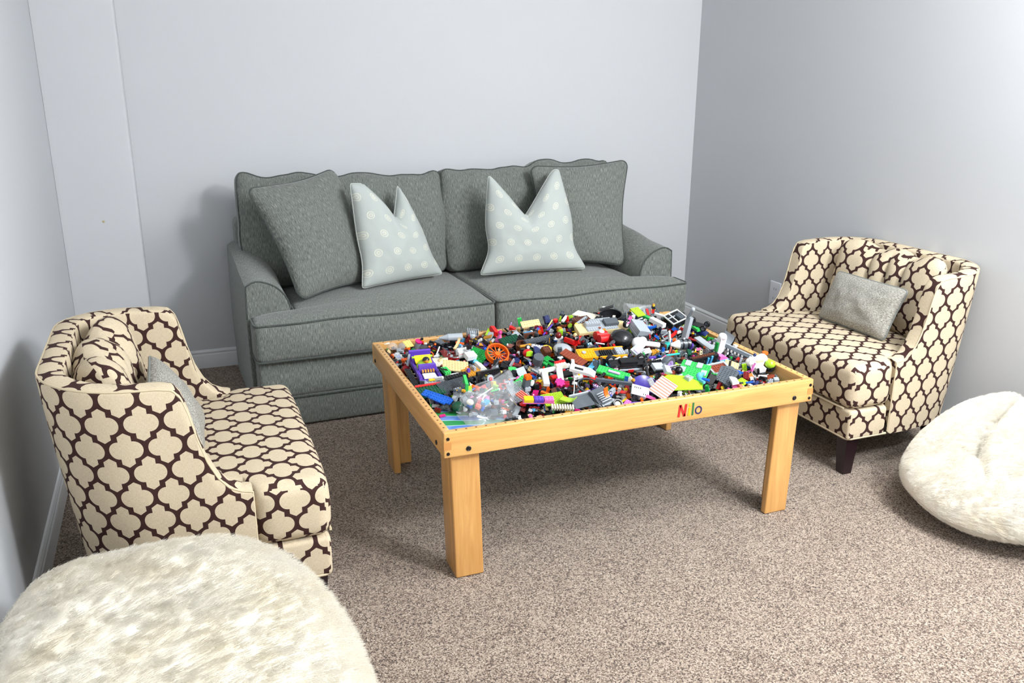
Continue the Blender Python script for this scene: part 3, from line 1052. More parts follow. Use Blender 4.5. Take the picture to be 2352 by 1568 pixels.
def curve(l, w, h, t=3.2, n=8):
    """quarter-pipe panel"""
    def f(mb):
        pr = []
        for i in range(n+1):
            a = PI/2*i/n
            pr.append((-l/2+l*math.sin(a), h*(1-math.cos(a))+t))
        for k in (0,):
            vs = []; m_ = len(pr)
            for y in (-w/2, w/2):
                for x, z in pr: vs.append((x*mm, y*mm, z*mm))
                for x, z in pr: vs.append((x*mm, y*mm, (z-t)*mm))
            fs = [(i, i+1, 2*m_+i+1, 2*m_+i) for i in range(m_-1)] + [(m_+i+1, m_+i, 3*m_+i, 3*m_+i+1) for i in range(m_-1)]
            fs += [(i, m_+i, m_+i+1, i+1) for i in range(m_-1)] + [(2*m_+i+1, 3*m_+i+1, 3*m_+i, 2*m_+i) for i in range(m_-1)]
            fs += [(0, 2*m_, 3*m_, m_), (m_-1, 2*m_-1, 4*m_-1, 3*m_-1)]
            mb.add(vs, fs)
    return T(f)
def beam(n, dark=1):
    def f(mb):
        L_ = n*8*mm; seg = 5
        poly = []
        for s_, a0 in ((1, -PI/2), (-1, PI/2)):
            for i in range(seg+1):
                a = a0+PI*i/seg
                poly.append((s_*(L_/2-4*mm)+3.7*mm*math.cos(a), 3.7*mm*math.sin(a)))
        mb.prism(poly, 0, 7.6*mm)
        for i in range(n):
            x = (i-(n-1)/2)*8*mm
            mb.cyl(2.4*mm, 2.4*mm, -.0001, 7.8*mm, 8, dark, Matrix.Translation((x, 0, 0)))
    return T(f)
def beam_up(n): 
    V_, F_, I_ = beam(n); V_ = V_[:, [0, 2, 1]]*np.array([1, 1, 1])
    V_ = V_ + np.array([0, -3.8*mm, 3.7*mm])
    return (V_, [f[::-1] for f in F_], I_)
def wheel(r, w):
    def f(mb):
        R_ = Matrix.Translation((0, 0, r*mm)) @ Matrix.Rotation(PI/2, 4, 'X')
        h = w/2
        mb.lathe([(r*.62*mm, -h*mm), (r*.92*mm, -h*mm), (r*mm, -h*.7*mm), (r*mm, h*.7*mm), (r*.92*mm, h*mm), (r*.62*mm, h*mm)], 18, 0, R_)
        mb.lathe([(.0001, -h*.55*mm), (r*.3*mm, -h*.5*mm), (r*.34*mm, -h*.8*mm), (r*.62*mm, -h*.95*mm), (r*.62*mm, h*.95*mm), (r*.34*mm, h*.8*mm), (r*.3*mm, h*.5*mm), (.0001, h*.55*mm)], 14, 1, R_)
    return T(f)
def rod(r, l, n=8):
    return T(lambda mb: mb.cyl(r*mm, r*mm, -l/2*mm, l/2*mm, n, 0, Matrix.Translation((0, 0, r*mm)) @ Matrix.Rotation(PI/2, 4, 'Y')))
def disc(r, h, n=20, r2=None): return T(lambda mb: mb.cyl(r*mm, (r2 if r2 is not None else r)*mm, 0, h*mm, n))
def ball(r, sz=1.0): return T(lambda mb: mb.sphere(r*mm, (0, 0, r*sz*mm), 14, (1, 1, sz)))
def dome(r, h, n=20):
    return T(lambda mb: mb.lathe([(r*math.cos(a)*mm+1e-6, h*math.sin(a)*mm) for a in [PI/2*i/7 for i in range(8)]], n))
def ring(R_, r, n=28): return T(lambda mb: mb.tube([(R_*mm*math.cos(2*PI*i/n), R_*mm*math.sin(2*PI*i/n), r*mm) for i in range(n)], r*mm, 8, True))
def hoop(R_, t, h, n=32):
    return T(lambda mb: mb.lathe([((R_-t)*mm, 0), (R_*mm, 0), (R_*mm, h*mm), ((R_-t)*mm, h*mm), ((R_-t)*mm, 0)], n))
def spokes(R_, n=12, w=1.6, h=3):
    def f(mb):
        for i in range(n): mb.box((0, -w/2*mm, 0), (R_*mm, w/2*mm, h*mm), 0, Matrix.Rotation(2*PI*i/n, 4, 'Z'))
    return T(f)
def gear(r, h=4, n=12):
    def f(mb):
        poly = []
        for i in range(n*2):
            rr = r if i % 2 == 0 else r*.78
            for d in (-.3, .3):
                a = 2*PI*(i+d)/(2*n); poly.append((rr*mm*math.cos(a), rr*mm*math.sin(a)))
        mb.prism(poly, 0, h*mm)
    return T(f)
def cone(r, h): return T(lambda mb: mb.lathe([(r*mm, 0), (r*.95*mm, h*.1*mm), (r*.35*mm, h*.85*mm), (r*.3*mm, h*mm), (1e-6, h*mm)], 14))
def lattice(nx, ny, h=2.4, t=1.2, p=4.0):
    def f(mb):
        X_, Y_ = nx*p/2, ny*p/2
        for i in range(nx+1): mb.box(((-X_+i*p-t/2)*mm, -Y_*mm, 0), ((-X_+i*p+t/2)*mm, Y_*mm, h*mm))
        for j in range(ny+1): mb.box((-X_*mm, (-Y_+j*p-t/2)*mm, .2*mm), (X_*mm, (-Y_+j*p+t/2)*mm, (h-.2)*mm))
    return T(f)
def frame(l, w, h, t=3):
    def f(mb):
        L_, W_, H_, t_ = l/2*mm, w/2*mm, h*mm, t*mm
        mb.box((-L_, -W_, 0), (L_, -W_+t_, H_)); mb.box((-L_, W_-t_, 0), (L_, W_, H_))
        mb.box((-L_, -W_+t_, 0), (-L_+t_, W_-t_, H_)); mb.box((L_-t_, -W_+t_, 0), (L_, W_-t_, H_))
    return T(f)
def ribs(l, w, h, n, t=2):
    def f(mb):
        for i in range(n):
            x = -l/2+l*(i+.5)/n
            mb.box(((x-t/2)*mm, -w/2*mm, 0), ((x+t/2)*mm, w/2*mm, h*mm))
    return T(f)
def arch(n=4, h=9.6):
    def f(mb):
        L_ = n*4*mm; W_ = 4*mm; H_ = h*mm; k = 8
        vs = [(-L_, 0), (-L_, H_), (L_, H_), (L_, 0), (L_-8*mm, 0)]
        vs += [((L_-8*mm)*math.cos(PI*i/k), (H_*.75)*math.sin(PI*i/k)) for i in range(1, k)] + [(-L_+8*mm, 0)]
        m_ = len(vs)
        pts = [(x, -W_, z) for x, z in vs] + [(x, W_, z) for x, z in vs]
        fs = [(i, (i+1) % m_, m_+(i+1) % m_, m_+i) for i in range(m_)]
        half = vs[4:]
        # top strip as quads on both sides
        inner = list(range(4, m_)); 
        for off_, fl in ((0, 1), (m_, 0)):
            seq = inner
            for a, b_ in zip(seq[:-1], seq[1:]):
                xa, xb = vs[a][0], vs[b_][0]
                mb_f = (a+off_, b_+off_)
                # project to the top edge
                ia, ib = len(pts), len(pts)+1
                y = -W_ if off_ == 0 else W_
                pts.append((xa, y, H_)); pts.append((xb, y, H_))
                q = (a+off_, ia, ib, b_+off_)
                fs.append(q if fl else q[::-1])
            for sx in (-1, 1):
                y = -W_ if off_ == 0 else W_
                i0 = len(pts); pts += [(sx*L_, y, 0), (sx*(L_-8*mm), y, 0), (sx*(L_-8*mm), y, H_), (sx*L_, y, H_)]
                fs.append((i0, i0+1, i0+2, i0+3))
        mb.add(pts, fs)
    return T(f)
def fig():
    """little toy figure: legs 0, torso+arms 1, head 2, hair 3"""
    def f(mb):
        for s_ in (-1, 1):
            mb.box((min(s_*.4, s_*7.6)*mm, -3.6*mm, 0), (max(s_*.4, s_*7.6)*mm, 5*mm, 3*mm), 0)
            mb.box((min(s_*.4, s_*7.6)*mm, -3.6*mm, 3*mm), (max(s_*.4, s_*7.6)*mm, 3.6*mm, 14*mm), 0)
        mb.box((-7.8*mm, -3.8*mm, 14*mm), (7.8*mm, 3.8*mm, 16*mm), 0)
        P_ = [(-7.6, 16), (7.6, 16), (5.6, 28), (-5.6, 28)]
        vs = [(x*mm, -3.8*mm, z*mm) for x, z in P_]+[(x*mm, 3.8*mm, z*mm) for x, z in P_]
        mb.add(vs, [(0, 1, 2, 3), (7, 6, 5, 4), (0, 4, 5, 1), (1, 5, 6, 2), (2, 6, 7, 3), (3, 7, 4, 0)], 1)
        for s_ in (-1, 1): 
            mb.tube([(s_*6.2*mm, 0, 26*mm), (s_*9*mm, 0, 21*mm), (s_*9.4*mm, 3*mm, 17*mm)], 2*mm, 6, mi=1)
            mb.sphere(2.2*mm, (s_*9.4*mm, 4*mm, 15.5*mm), 6, mi=2)
        mb.lathe([(2.5*mm, 28*mm), (4.6*mm, 29*mm), (5.1*mm, 31*mm), (5.1*mm, 35*mm), (4.4*mm, 37*mm), (1e-6, 37.4*mm)], 12, 2)
        mb.lathe([(5.6*mm, 32.5*mm), (5.9*mm, 36*mm), (4.6*mm, 39*mm), (1e-6, 40*mm)], 10, 3, Matrix.Translation((0, -.8*mm, 0)))
    return T(f)

def mesh_of(name, tm, cols):
    V_, F_, I_ = tm
    mb = MB(); mb.v = [tuple(v) for v in V_]; mb.f = list(F_); mb.m = [int(min(i, len(cols)-1)) for i in I_]
    return mb.build(name, [PL[c] for c in cols], uv=None, angle=35)

# ---- shape of the heap: shallow over the whole board, highest towards the back, bare at the two front corners
BX0, BX1, BY0, BY1 = TX0+RW, TX1-RW, TY0+RW, TY1-RW
def heap(x, y):
    a = (x-BX0)/(BX1-BX0); b_ = (y-BY0)/(BY1-BY0)
    c = .027 + .048*math.exp(-((a-.62)/.32)**2-((b_-.82)/.33)**2) + .016*math.exp(-((a-.45)/.40)**2-((b_-.30)/.35)**2) + .012*math.exp(-((a-.12)/.15)**2-((b_-.7)/.3)**2)
    c += .032*math.exp(-((a-.70)/.17)**2-((b_-.80)/.20)**2)
    c *= sstep(.25, .42, a+.9*b_) * sstep(.02, .20, (1-a)+.55*b_) * (.35+.65*sstep(.0, .16, (1-a)+.8*(1-b_)))
    return TAB_Z + c
G = .004
NXG, NYG = int((BX1-BX0)/G)+1, int((BY1-BY0)/G)+1
gx = BX0+np.arange(NXG)*G; gy = BY0+np.arange(NYG)*G
tgt = np.array([[heap(x, y) for y in gy] for x in gx])
core = np.maximum(TAB_Z+.0005, tgt-.020)
core = np.where(tgt-TAB_Z < .012, TAB_Z+.0002, core)
hm = core.copy()
mask = np.zeros_like(hm, dtype=bool)
def cells(x, y, lx, ly, yaw):
    c, s_ = math.cos(yaw), math.sin(yaw)
    R_ = math.hypot(lx, ly)/2
    i0, i1 = max(0, int((x-R_-BX0)/G)), min(NXG, int((x+R_-BX0)/G)+2)
    j0, j1 = max(0, int((y-R_-BY0)/G)), min(NYG, int((y+R_-BY0)/G)+2)
    if i1 <= i0 or j1 <= j0: return None
    X_, Y_ = np.meshgrid(gx[i0:i1]-x, gy[j0:j1]-y, indexing='ij')
    u, v = c*X_+s_*Y_, -s_*X_+c*Y_
    m_ = (abs(u) <= lx/2+.001) & (abs(v) <= ly/2+.001)
    return (slice(i0, i1), slice(j0, j1), m_, u, v)
def clampxy(x, y, lx, ly, yaw):
    ex = (abs(lx*math.cos(yaw))+abs(ly*math.sin(yaw)))/2+.001
    ey = (abs(lx*math.sin(yaw))+abs(ly*math.cos(yaw)))/2+.001
    return min(max(x, BX0+ex), BX1-ex), min(max(y, BY0+ey), BY1-ey)

def rest(tm, Rm, x, y, q=55, upd=True):
    """put a rotated piece down on the heap; returns its location"""
    V_ = tm[0] @ Rm.T
    lo, hi = V_.min(0), V_.max(0)
    cx, cy = (lo[0]+hi[0])/2, (lo[1]+hi[1])/2
    lx, ly = hi[0]-lo[0], hi[1]-lo[1]
    x, y = clampxy(x, y, lx, ly, 0)
    c = cells(x, y, lx*.8, ly*.8, 0)
    if c is None or not c[2].any(): return None
    sub = hm[c[0], c[1]][c[2]]
    zb = float(np.percentile(sub, q))
    if upd:
        blk = hm[c[0], c[1]]
        blk[c[2]] = np.maximum(blk[c[2]], zb+(hi[2]-lo[2])*.8)
    return (x-cx, y-cy, zb-lo[2]+.0004)

def eul(rx, ry, rz):
    return np.array(Euler((rx, ry, rz)).to_matrix())

# loose small pieces that fill the heap
SMALL = [(brick(2, 2), 3), (brick(1, 2), 4), (brick(2, 3), 2), (brick(2, 4), 1.5), (brick(1, 1), 3), (plate(1, 2), 4), (plate(2, 2), 3), (plate(1, 4), 2.5), (plate(2, 4), 2),
         (tile(1, 2), 2), (tile(2, 2), 1.5), (slope(2, 1), 3), (slope(2, 2), 2.5), (slope(1, 1), 1.5), (rod(1.6, 24), 2), (rod(2.4, 12), 2), (disc(4, 4, 10), 2), (ball(4.2), 1.2), (cone(4, 9), 1.2), (box(16, 6, 3), 2)]
def region_cols(a, b_):
    w = dict(black=34, darkgrey=17, lightgrey=12, white=9, red=5, darkred=3, orange=3.2, yellow=3, lime=2, green=3, brightgreen=1.3, darkgreen=1.5, blue=3.5, navy=2,
             azure=1.8, purple=2, pink=1.8, magenta=1.2, lavender=1.2, tan=3, brown=3, rust=1.5, turquoise=1, gold=1.5, cream=1.5, salmon=.8)
    if b_ > .5 and .25 < a < .7:
        for k in ('darkred', 'red', 'brown', 'gold', 'black', 'rust'): w[k] *= 1.9
        w['navy'] *= 2
    if a > .62:
        for k in ('lightgrey', 'darkgrey', 'white'): w[k] *= 1.9
    if b_ < .4 and a < .6:
        for k in ('white', 'pink', 'magenta', 'red', 'orange', 'lavender'): w[k] *= 1.5
    if a < .25: w['black'] *= 1.5
    return w
def pick(w, r=rnd):
    t = r.random()*sum(w.values()); 
    for k, v in w.items():
        t -= v
        if t <= 0: return k
    return k
CK = list(COLS)
AV, AF, AM = [], [], []; nv = 0
def stuff_add(tm, Rm, loc, ci):
    global nv
    AV.append(tm[0] @ Rm.T + np.array(loc))
    AF.extend([tuple(i+nv for i in f) for f in tm[1]]); AM.extend([ci]*len(tm[1])); nv += len(tm[0])
def rand_rot(r, flat=.5):
    q = r.random(); yaw = r.random()*2*PI
    if q < flat: base = (0, 0)
    elif q < flat+.22: base = (PI/2, 0)
    elif q < flat+.34: base = (PI, 0)
    else: base = (0, PI/2)
    t1, t2 = r.gauss(0, .28), r.gauss(0, .28)
    Rz = Matrix.Rotation(yaw, 3, 'Z'); Rt = Euler((t1, t2, 0)).to_matrix(); Rb = Euler((base[0], base[1], 0)).to_matrix()
    return np.array(Rt @ Rz @ Rb)
tot = sum(w for _, w in SMALL)
sc = 0
for it in range(3600):
    for _ in range(12):
        x, y = rnd.uniform(BX0+.006, BX1-.006), rnd.uniform(BY0+.006, BY1-.006)
        i, j = min(NXG-1, int((x-BX0)/G)), min(NYG-1, int((y-BY0)/G))
        if tgt[i, j]-TAB_Z > .006 and hm[i, j] < tgt[i, j]-.002: break
    else: continue
    t = rnd.random()*tot
    for tm, w in SMALL:
        t -= w
        if t <= 0: break
    a, b_ = (x-BX0)/(BX1-BX0), (y-BY0)/(BY1-BY0)
    Rm = rand_rot(rnd)
    loc = rest(tm, Rm, x, y, 45)
    if loc is None: continue
    stuff_add(tm, Rm, loc, CK.index(pick(region_cols(a, b_)))); sc += 1
# black sheet under the pieces, painted-in shade for the gaps between them
st = 3
ii = list(range(0, NXG, st)); jj = list(range(0, NYG, st))
base = nv
gx_ = np.clip(gx, BX0+.003, BX1-.003); gy_ = np.clip(gy, BY0+.003, BY1-.003)
AV.append(np.array([[gx_[i], gy_[j], max(core[i, j], TAB_Z+.0006)] for i in ii for j in jj])); nv += len(ii)*len(jj)
for p in range(len(ii)-1):
    for q in range(len(jj)-1):
        a = base+p*len(jj)+q
        if max(core[ii[p], jj[q]], core[ii[p+1], jj[q]], core[ii[p], jj[q+1]], core[ii[p+1], jj[q+1]]) < TAB_Z+.0015: continue
        AF.append((a, a+len(jj), a+len(jj)+1, a+1)); AM.append(CK.index('black'))
me = bpy.data.meshes.new('loose_toy_pieces'); me.from_pydata(np.concatenate(AV).tolist(), [], AF)
for k in CK: me.materials.append(PL[k])
me.polygons.foreach_set('material_index', AM); me.update()
so_ = bpy.data.objects.new('loose_toy_pieces', me); COL.objects.link(so_)
tag(so_, 'heap of countless small mixed toy brick pieces filling the play table', 'toy bricks', kind='stuff')

# ---- the pieces one can tell apart
LM = []      # (x, y, z, short name)
def put(name, label, ref, parts, x, y, yaw, tilt=(0, 0), q=70, dz=0.0, cat='toy', upd=True, mk=True, group=None, sc=1.2, face=12):
    """parts: (part name, template, offset mm, rotation deg, colours). one part -> a single mesh."""
    tilt = (tilt[0]+face, tilt[1])
    parts = [(pn, (tm[0]*sc, tm[1], tm[2]), [o_*sc for o_ in off], rot, cols) for pn, tm, off, rot, cols in parts]
    allv = []
    for pn, tm, off, rot, cols in parts:
        R_ = np.array(Euler([math.radians(r_) for r_ in rot]).to_matrix())
        allv.append(tm[0] @ R_.T + np.array(off)*mm)
    V_ = np.concatenate(allv)
    Rm = np.array(Euler((math.radians(tilt[0]), math.radians(tilt[1]), 0)).to_matrix() @ Matrix.Rotation(yaw, 3, 'Z'))
    W_ = V_ @ Rm.T
    lo, hi = W_.min(0), W_.max(0)
    l0, h0 = V_.min(0), V_.max(0)
    lx, ly = h0[0]-l0[0], h0[1]-l0[1]
    ex, ey = hi[0]-lo[0], hi[1]-lo[1]
    xx = min(max(x+(lo[0]+hi[0])/2, BX0+ex/2+.0005), BX1-ex/2-.0005) if ex < BX1-BX0 else x
    yy = min(max(y+(lo[1]+hi[1])/2, BY0+ey/2+.0005), BY1-ey/2-.0005)
    if hi[2]-lo[2] > 0 and not name.startswith('over_rim'):
        x, y = xx-(lo[0]+hi[0])/2, yy-(lo[1]+hi[1])/2
    c = cells(x, y, lx*.95, ly*.95, yaw)
    zb = heap(x, y)
    if c is not None and c[2].any():
        zb = float(np.percentile(hm[c[0], c[1]][c[2]], q))
        zb = min(zb, heap(x, y)+.022)
        if upd:
            blk = hm[c[0], c[1]]; blk[c[2]] = np.maximum(blk[c[2]], zb+(hi[2]-lo[2])*.75)
        if mk: mask[c[0], c[1]] |= c[2]
    if len(parts) == 1:
        pn, tm, off, rot, cols = parts[0]
        R_ = np.array(Euler([math.radians(r_) for r_ in rot]).to_matrix())
        root = mesh_of(nm_(name), (tm[0] @ R_.T + np.array(off)*mm, tm[1], tm[2]), cols)
    else:
        root = empty(nm_(name))
        for pn, tm, off, rot, cols in parts:
            R_ = np.array(Euler([math.radians(r_) for r_ in rot]).to_matrix())
            o = mesh_of(pn, (tm[0] @ R_.T, tm[1], tm[2]), cols); o.parent = root; o.location = [v*mm for v in off]
    root.matrix_world = Matrix.Translation((x, y, zb-lo[2]+dz+.0005)) @ Euler((math.radians(tilt[0]), math.radians(tilt[1]), 0)).to_matrix().to_4x4() @ Matrix.Rotation(yaw, 4, 'Z')
    tag(root, label, cat, group, 'thing')
    LM.append((x, y, zb, ref))
    return root
Z3 = (0, 0, 0)
def one(name, label, ref, tm, cols, x, y, yaw, tilt=(0, 0), **k):
    return put(name, label, ref, [('body', tm, Z3, Z3, cols if isinstance(cols, (list, tuple)) else [cols])], x, y, yaw, tilt, **k)
D = math.radians
def P2(x, y): return x, y
one('clear_dome', 'clear plastic dome at the far left corner of the play table', 'clear dome', dome(17, 14), 'clear', 0.6932, 2.9750, 0)
one('clear_dome', 'clear plastic bubble beside the dome in the far left corner', 'clear bubble', ball(13), 'clear', 0.7304, 2.9851, 0)
one('toy_plate', 'small pale yellow plate against the back rim near the left corner', 'pale yellow plate', plate(3, 4), 'paleyellow', 0.7546, 2.9845, .2, (8, 0))
one('clear_panel', 'bluish clear panel below the corner dome', 'clear panel', box(22, 30, 2), 'clear', 0.6954, 2.8934, .4, (12, 5))
put('toy_barrel', 'light grey barrel with a red lid near the back left rim', 'grey barrel', [('barrel', disc(10, 24), Z3, Z3, ['lightgrey']), ('lid', disc(11, 4), (0, 0, 24), Z3, ['magenta'])], 0.7875, 2.9848, 0, (10, 10))
put('dragon_toy', 'black winged toy creature with orange joints behind the purple car', 'black creature', [('body', ball(12, .7), Z3, Z3, ['black']), ('wing', slope(3, 4), (22, 4, 4), (10, 10, 30), ['black']), ('wing', slope(3, 4), (-22, 4, 4), (10, -10, 150), ['black']), ('joint', ball(4), (12, -8, 8), Z3, ['orange']), ('joint', ball(4), (-12, -8, 8), Z3, ['orange']), ('tail', rod(3, 44), (0, -22, 2), (0, 0, 90), ['darkred'])], 0.8165, 2.9072, .5)
one('toy_ring', 'thin orange ring lying behind the purple car', 'thin orange ring', ring(13, 1.8), 'orange', 0.7889, 2.8282, 0, (15, 0))
one('toy_panel', 'orange curved panel resting by the back rim', 'orange curved panel', curve(46, 14, 7), 'orange', 0.8998, 2.9851, .1, (0, 0))
put('toy_rocket', 'pale grey cone-nosed cylinder near the back rim', 'grey cylinder', [('tube', rod(12, 46, 16), Z3, Z3, ['lightgrey']), ('nose', cone(11, 26), (-23, 0, 12), (0, -90, 0), ['lightgrey'])], 0.9301, 2.9746, -.1)
one('toy_wing', 'long dark triangular wing in front of the grey cylinder', 'dark wing', slope(7, 3, 6), 'darkgrey', 0.8704, 2.9351, -1.344)
put('skull_toy', 'silver ribbed skull-like toy with brown tusks by the back rim', 'silver skull', [('skull', ball(19, .8), Z3, Z3, ['lightgrey']), ('ribs', ribs(40, 26, 10, 6), (0, 0, 22), (10, 0, 0), ['lightgrey']), ('tusk', rod(2.6, 34), (-22, -8, 4), (0, 30, 60), ['brown']), ('tusk', rod(2.6, 30), (-8, -12, 6), (0, 30, 70), ['brown'])], 0.9986, 2.9850, -.2, (0, 8))
put('doll_toy', 'tiny pink doll in a flared dress standing near the back rim', 'pink doll', [('dress', cone(12, 30), Z3, Z3, ['pink']), ('head', ball(6), (0, 0, 27), Z3, ['pink']), ('hair', dome(7, 8), (0, 1, 32), Z3, ['magenta'])], 1.0731, 2.8849, 0, (8, 0))
one('toy_brick', 'bright red brick perched high at the back rim', 'perched red brick', brick(2, 4, 14, False), 'red', 1.0854, 2.9840, .3, (10, 20))
one('toy_panel', 'lime curved panel just left of the pink doll', 'lime curved panel', curve(26, 16, 12), 'lime', 1.0680, 2.9847, .9)
one('toy_beam', 'slanting light grey beam beside the pink doll', 'slanting grey beam', brick(6, 2), 'lightgrey', 1.0533, 2.9358, 0.921, (0, -8))
one('toy_plate', 'large dark green plate behind the orange ring wheel', 'dark green plate', plate(8, 5), 'darkgreen', 1.1055, 2.8530, .15, (6, -4))
car = put('toy_car', 'purple and lime toy car with a driver near the left rim', 'purple car', [
    ('chassis', box(142, 46, 8), Z3, Z3, ['purple']), ('side_panel', brick(16, 1, 12), (0, 26, 4), Z3, ['purple']), ('side_panel', brick(16, 1, 12), (0, -26, 4), Z3, ['purple']),
    ('rear_deck', box(40, 54, 10), (-52, 0, 14), (0, -6, 0), ['purple']), ('spoiler', box(8, 60, 22), (-70, 0, 14), (0, 10, 0), ['purple']), ('roll_bar', rod(3.4, 56), (-36, 0, 26), (0, 0, 90), ['lime']),
    ('cockpit', dome(24, 26), (-6, 0, 8), Z3, ['lime']), ('canopy', curve(22, 44, 12), (-24, 0, 20), (0, 0, 180), ['yellow']), ('driver_head', ball(8.5), (2, 2, 26), Z3, ['gold']), ('hair', dome(10, 9), (0, 2, 35), (0, -12, 0), ['black']),
    ('grille', frame(10, 46, 22, 5), (20, 0, 10), Z3, ['purple']), ('radiator', box(6, 36, 16), (20, 0, 10), Z3, ['darkgrey']), ('teeth', ribs(36, 8, 6, 5, 4), (33, 0, 16), (0, 0, 90), ['gold']),
    ('hood', box(26, 34, 4), (50, 0, 10), Z3, ['white']), ('bumper', brick(2, 7, 7), (74, 0, 0), Z3, ['lightgrey']), ('plate', tile(1, 2), (74, 0, 10), (0, 0, 0), ['yellow'])], 0.7314, 2.6732, -1.614, (-6, 0), q=60, sc=1.25)
one('toy_ball', 'small green ball beside the purple car', 'green ball', ball(6), 'green', 0.7209, 2.7811, 0, dz=.02, mk=False)
one('toy_ball', 'small bright red ball near the left rim', 'red ball', ball(5), 'red', 0.7026, 2.7877, 0, dz=.01)
one('toy_brick', 'dark red round-edged block leaning against the left rim', 'dark red block', disc(13, 14, 10), 'darkred', 0.6742, 2.7260, .4, (20, 25))
put('toy_figure', 'tiny skeleton figure lying against the purple car', 'skeleton figure', [('legs', rod(1.6, 22), Z3, Z3, ['white']), ('torso', ribs(14, 8, 4, 4), (16, 0, 1), Z3, ['white']), ('head', ball(4.6), (28, 0, 0), Z3, ['white'])], 0.6802, 2.6748, -1.0, (0, -20))
one('toy_track', 'long black chain track along the left rim', 'black chain track', ribs(96, 16, 6, 16, 3.5), 'black', 0.6553, 2.6077, -1.582)
put('toy_panel', 'cream wall panel between the purple car and tan plate', 'cream wall panel', [('wall', box(52, 50, 4), Z3, Z3, ['cream']), ('ledge', box(52, 6, 14), (0, 25, 0), Z3, ['cream'])], 0.7985, 2.7324, -.25, (-14, 0))
one('toy_rod', 'slim white stick pointing up left of the cream panel', 'slim white stick', rod(2.2, 42), 'white', 0.8312, 2.8573, 1.020, (0, -12))
one('toy_plate', 'tan studded plate in front of the cream panel', 'tan studded plate', plate(9, 6), 'tan', 0.8295, 2.6488, -.28, (6, 3))
one('toy_slope', 'white slope with curved edge right of the tan plate', 'white slope', slope(3, 4), 'white', 0.9141, 2.6346, .3, (4, 10))
put('toy_plate', 'orange plate carrying small grey bits right of the tan plate', 'orange plate', [('plate', plate(6, 5), Z3, Z3, ['gold']), ('bit', brick(1, 2), (8, 4, 4), Z3, ['lightgrey']), ('bit', brick(1, 1), (-12, 0, 4), Z3, ['purple'])], 0.8728, 2.6040, .25)
one('toy_slope', 'small bright green ridged piece right of the purple car', 'green ridged piece', ribs(20, 26, 8, 3, 5), 'brightgreen', 0.7843, 2.6156, .35, (10, 8))
put('toy_wall', 'white block wall printed with thin red lines near the back left', 'lined white wall', [('block', box(52, 26, 18), Z3, Z3, ['white']), ('line', box(50, 27, 1), (0, 0, 12), Z3, ['salmon']), ('cap', plate(6, 2), (0, 6, 18), Z3, ['white'])], 0.9142, 2.7977, .08, (-8, 0))
one('toy_plate', 'green studded square plate left of the orange ring wheel', 'green square plate', plate(7, 7), 'green', 0.9379, 2.7345, .75, (8, -4))
put('toy_wheel', 'big orange spoked ring wheel tilted on the heap', 'orange ring wheel', [('rim', hoop(36, 4, 16), Z3, Z3, ['orange']), ('spokes', spokes(33, 12, 2.4), (0, 0, 3), Z3, ['orange']), ('hub', disc(8, 10), Z3, Z3, ['orange']), ('flange', hoop(38, 3, 3), Z3, Z3, ['orange'])], 0.9930, 2.6915, 0, (24, 4), q=60, sc=1.12)
one('toy_rod', 'banded tan and blue curved strip behind the lined white wall', 'curved tan strip', curve(40, 8, 18), ['tan'], 0.9096, 2.8842, .9)
one('toy_head', 'shiny bright red helmet right of the orange ring wheel', 'shiny red helmet', ball(15, .8), 'red', 1.0979, 2.6698, 0)
put('toy_boat', 'brown round basket with gold fittings behind the ring wheel', 'brown basket', [('bowl', hoop(21, 3, 14), Z3, Z3, ['brown']), ('floor', disc(19, 3), Z3, Z3, ['brown']), ('handle', rod(4, 36), (0, -14, 14), Z3, ['gold'])], 1.1223, 2.7751, .1, (8, 0))
one('toy_beam', 'long dark grey studded beam near the back centre', 'long dark beam', brick(13, 2), 'darkgrey', 1.1929, 2.7890, 0.173, (0, 0))
put('toy_arch', 'black curved arch with a silver and red gear behind the plastic bag', 'black gear arch', [('arch', arch(9, 34), Z3, (0, 0, 0), ['black']), ('base', slope(8, 4, 14), (0, 10, 0), Z3, ['black']), ('gear', gear(11, 5), (0, -8, 12), (70, 0, 0), ['lightgrey']), ('cap', disc(5, 3), (0, -13, 12), (70, 0, 0), ['red'])], 0.9053, 2.5362, .2, (-12, 0))
one('toy_mesh', 'dark grey open mesh plate in front of the tan plate', 'grey mesh plate', lattice(20, 14), 'darkgrey', 0.7798, 2.5070, .18, (6, 0))
one('toy_beam', 'thick black beam lying across the grey mesh plate', 'thick black beam', brick(8, 2, 11), 'black', 0.8025, 2.5542, 0.206, dz=.006)
one('toy_arch', 'bright green arch just left of the plastic bag', 'bright green arch', arch(6, 22), 'brightgreen', 0.8027, 2.4614, 1.4)
one('toy_plate', 'long bright blue plate near the bare left corner', 'long blue plate', plate(11, 3), 'blue', 0.7082, 2.4529, -0.887, (6, -10))
one('toy_plate', 'short blue plate just in front of the long blue one', 'short blue plate', plate(6, 2), 'blue', 0.7020, 2.4321, -0.776, (10, 0))
one('toy_beam', 'narrow blue piece under the purple car bumper', 'narrow blue piece', tile(5, 1), 'blue', 0.7155, 2.4948, -0.032)
put('toy_plate', 'dark green plate with a red edge beside the left rim', 'red-edged plate', [('plate', plate(9, 6), Z3, Z3, ['darkgreen']), ('edge', tile(9, 1), (0, 24, 3), Z3, ['red'])], 0.6785, 2.5049, .05)
put('toy_tower', 'light grey brick column beside the plastic bag left edge', 'grey brick column', [('brick', brick(2, 2, 20), Z3, Z3, ['lightgrey']), ('clip', disc(8, 10), (-14, -4, 0), (90, 0, 30), ['lightgrey'])], 0.7673, 2.4367, .2)
one('toy_ball', 'dark olive translucent ball near the bare left corner', 'dark olive ball', ball(17, .8), 'darkgreen', 0.7548, 2.3942, 0)
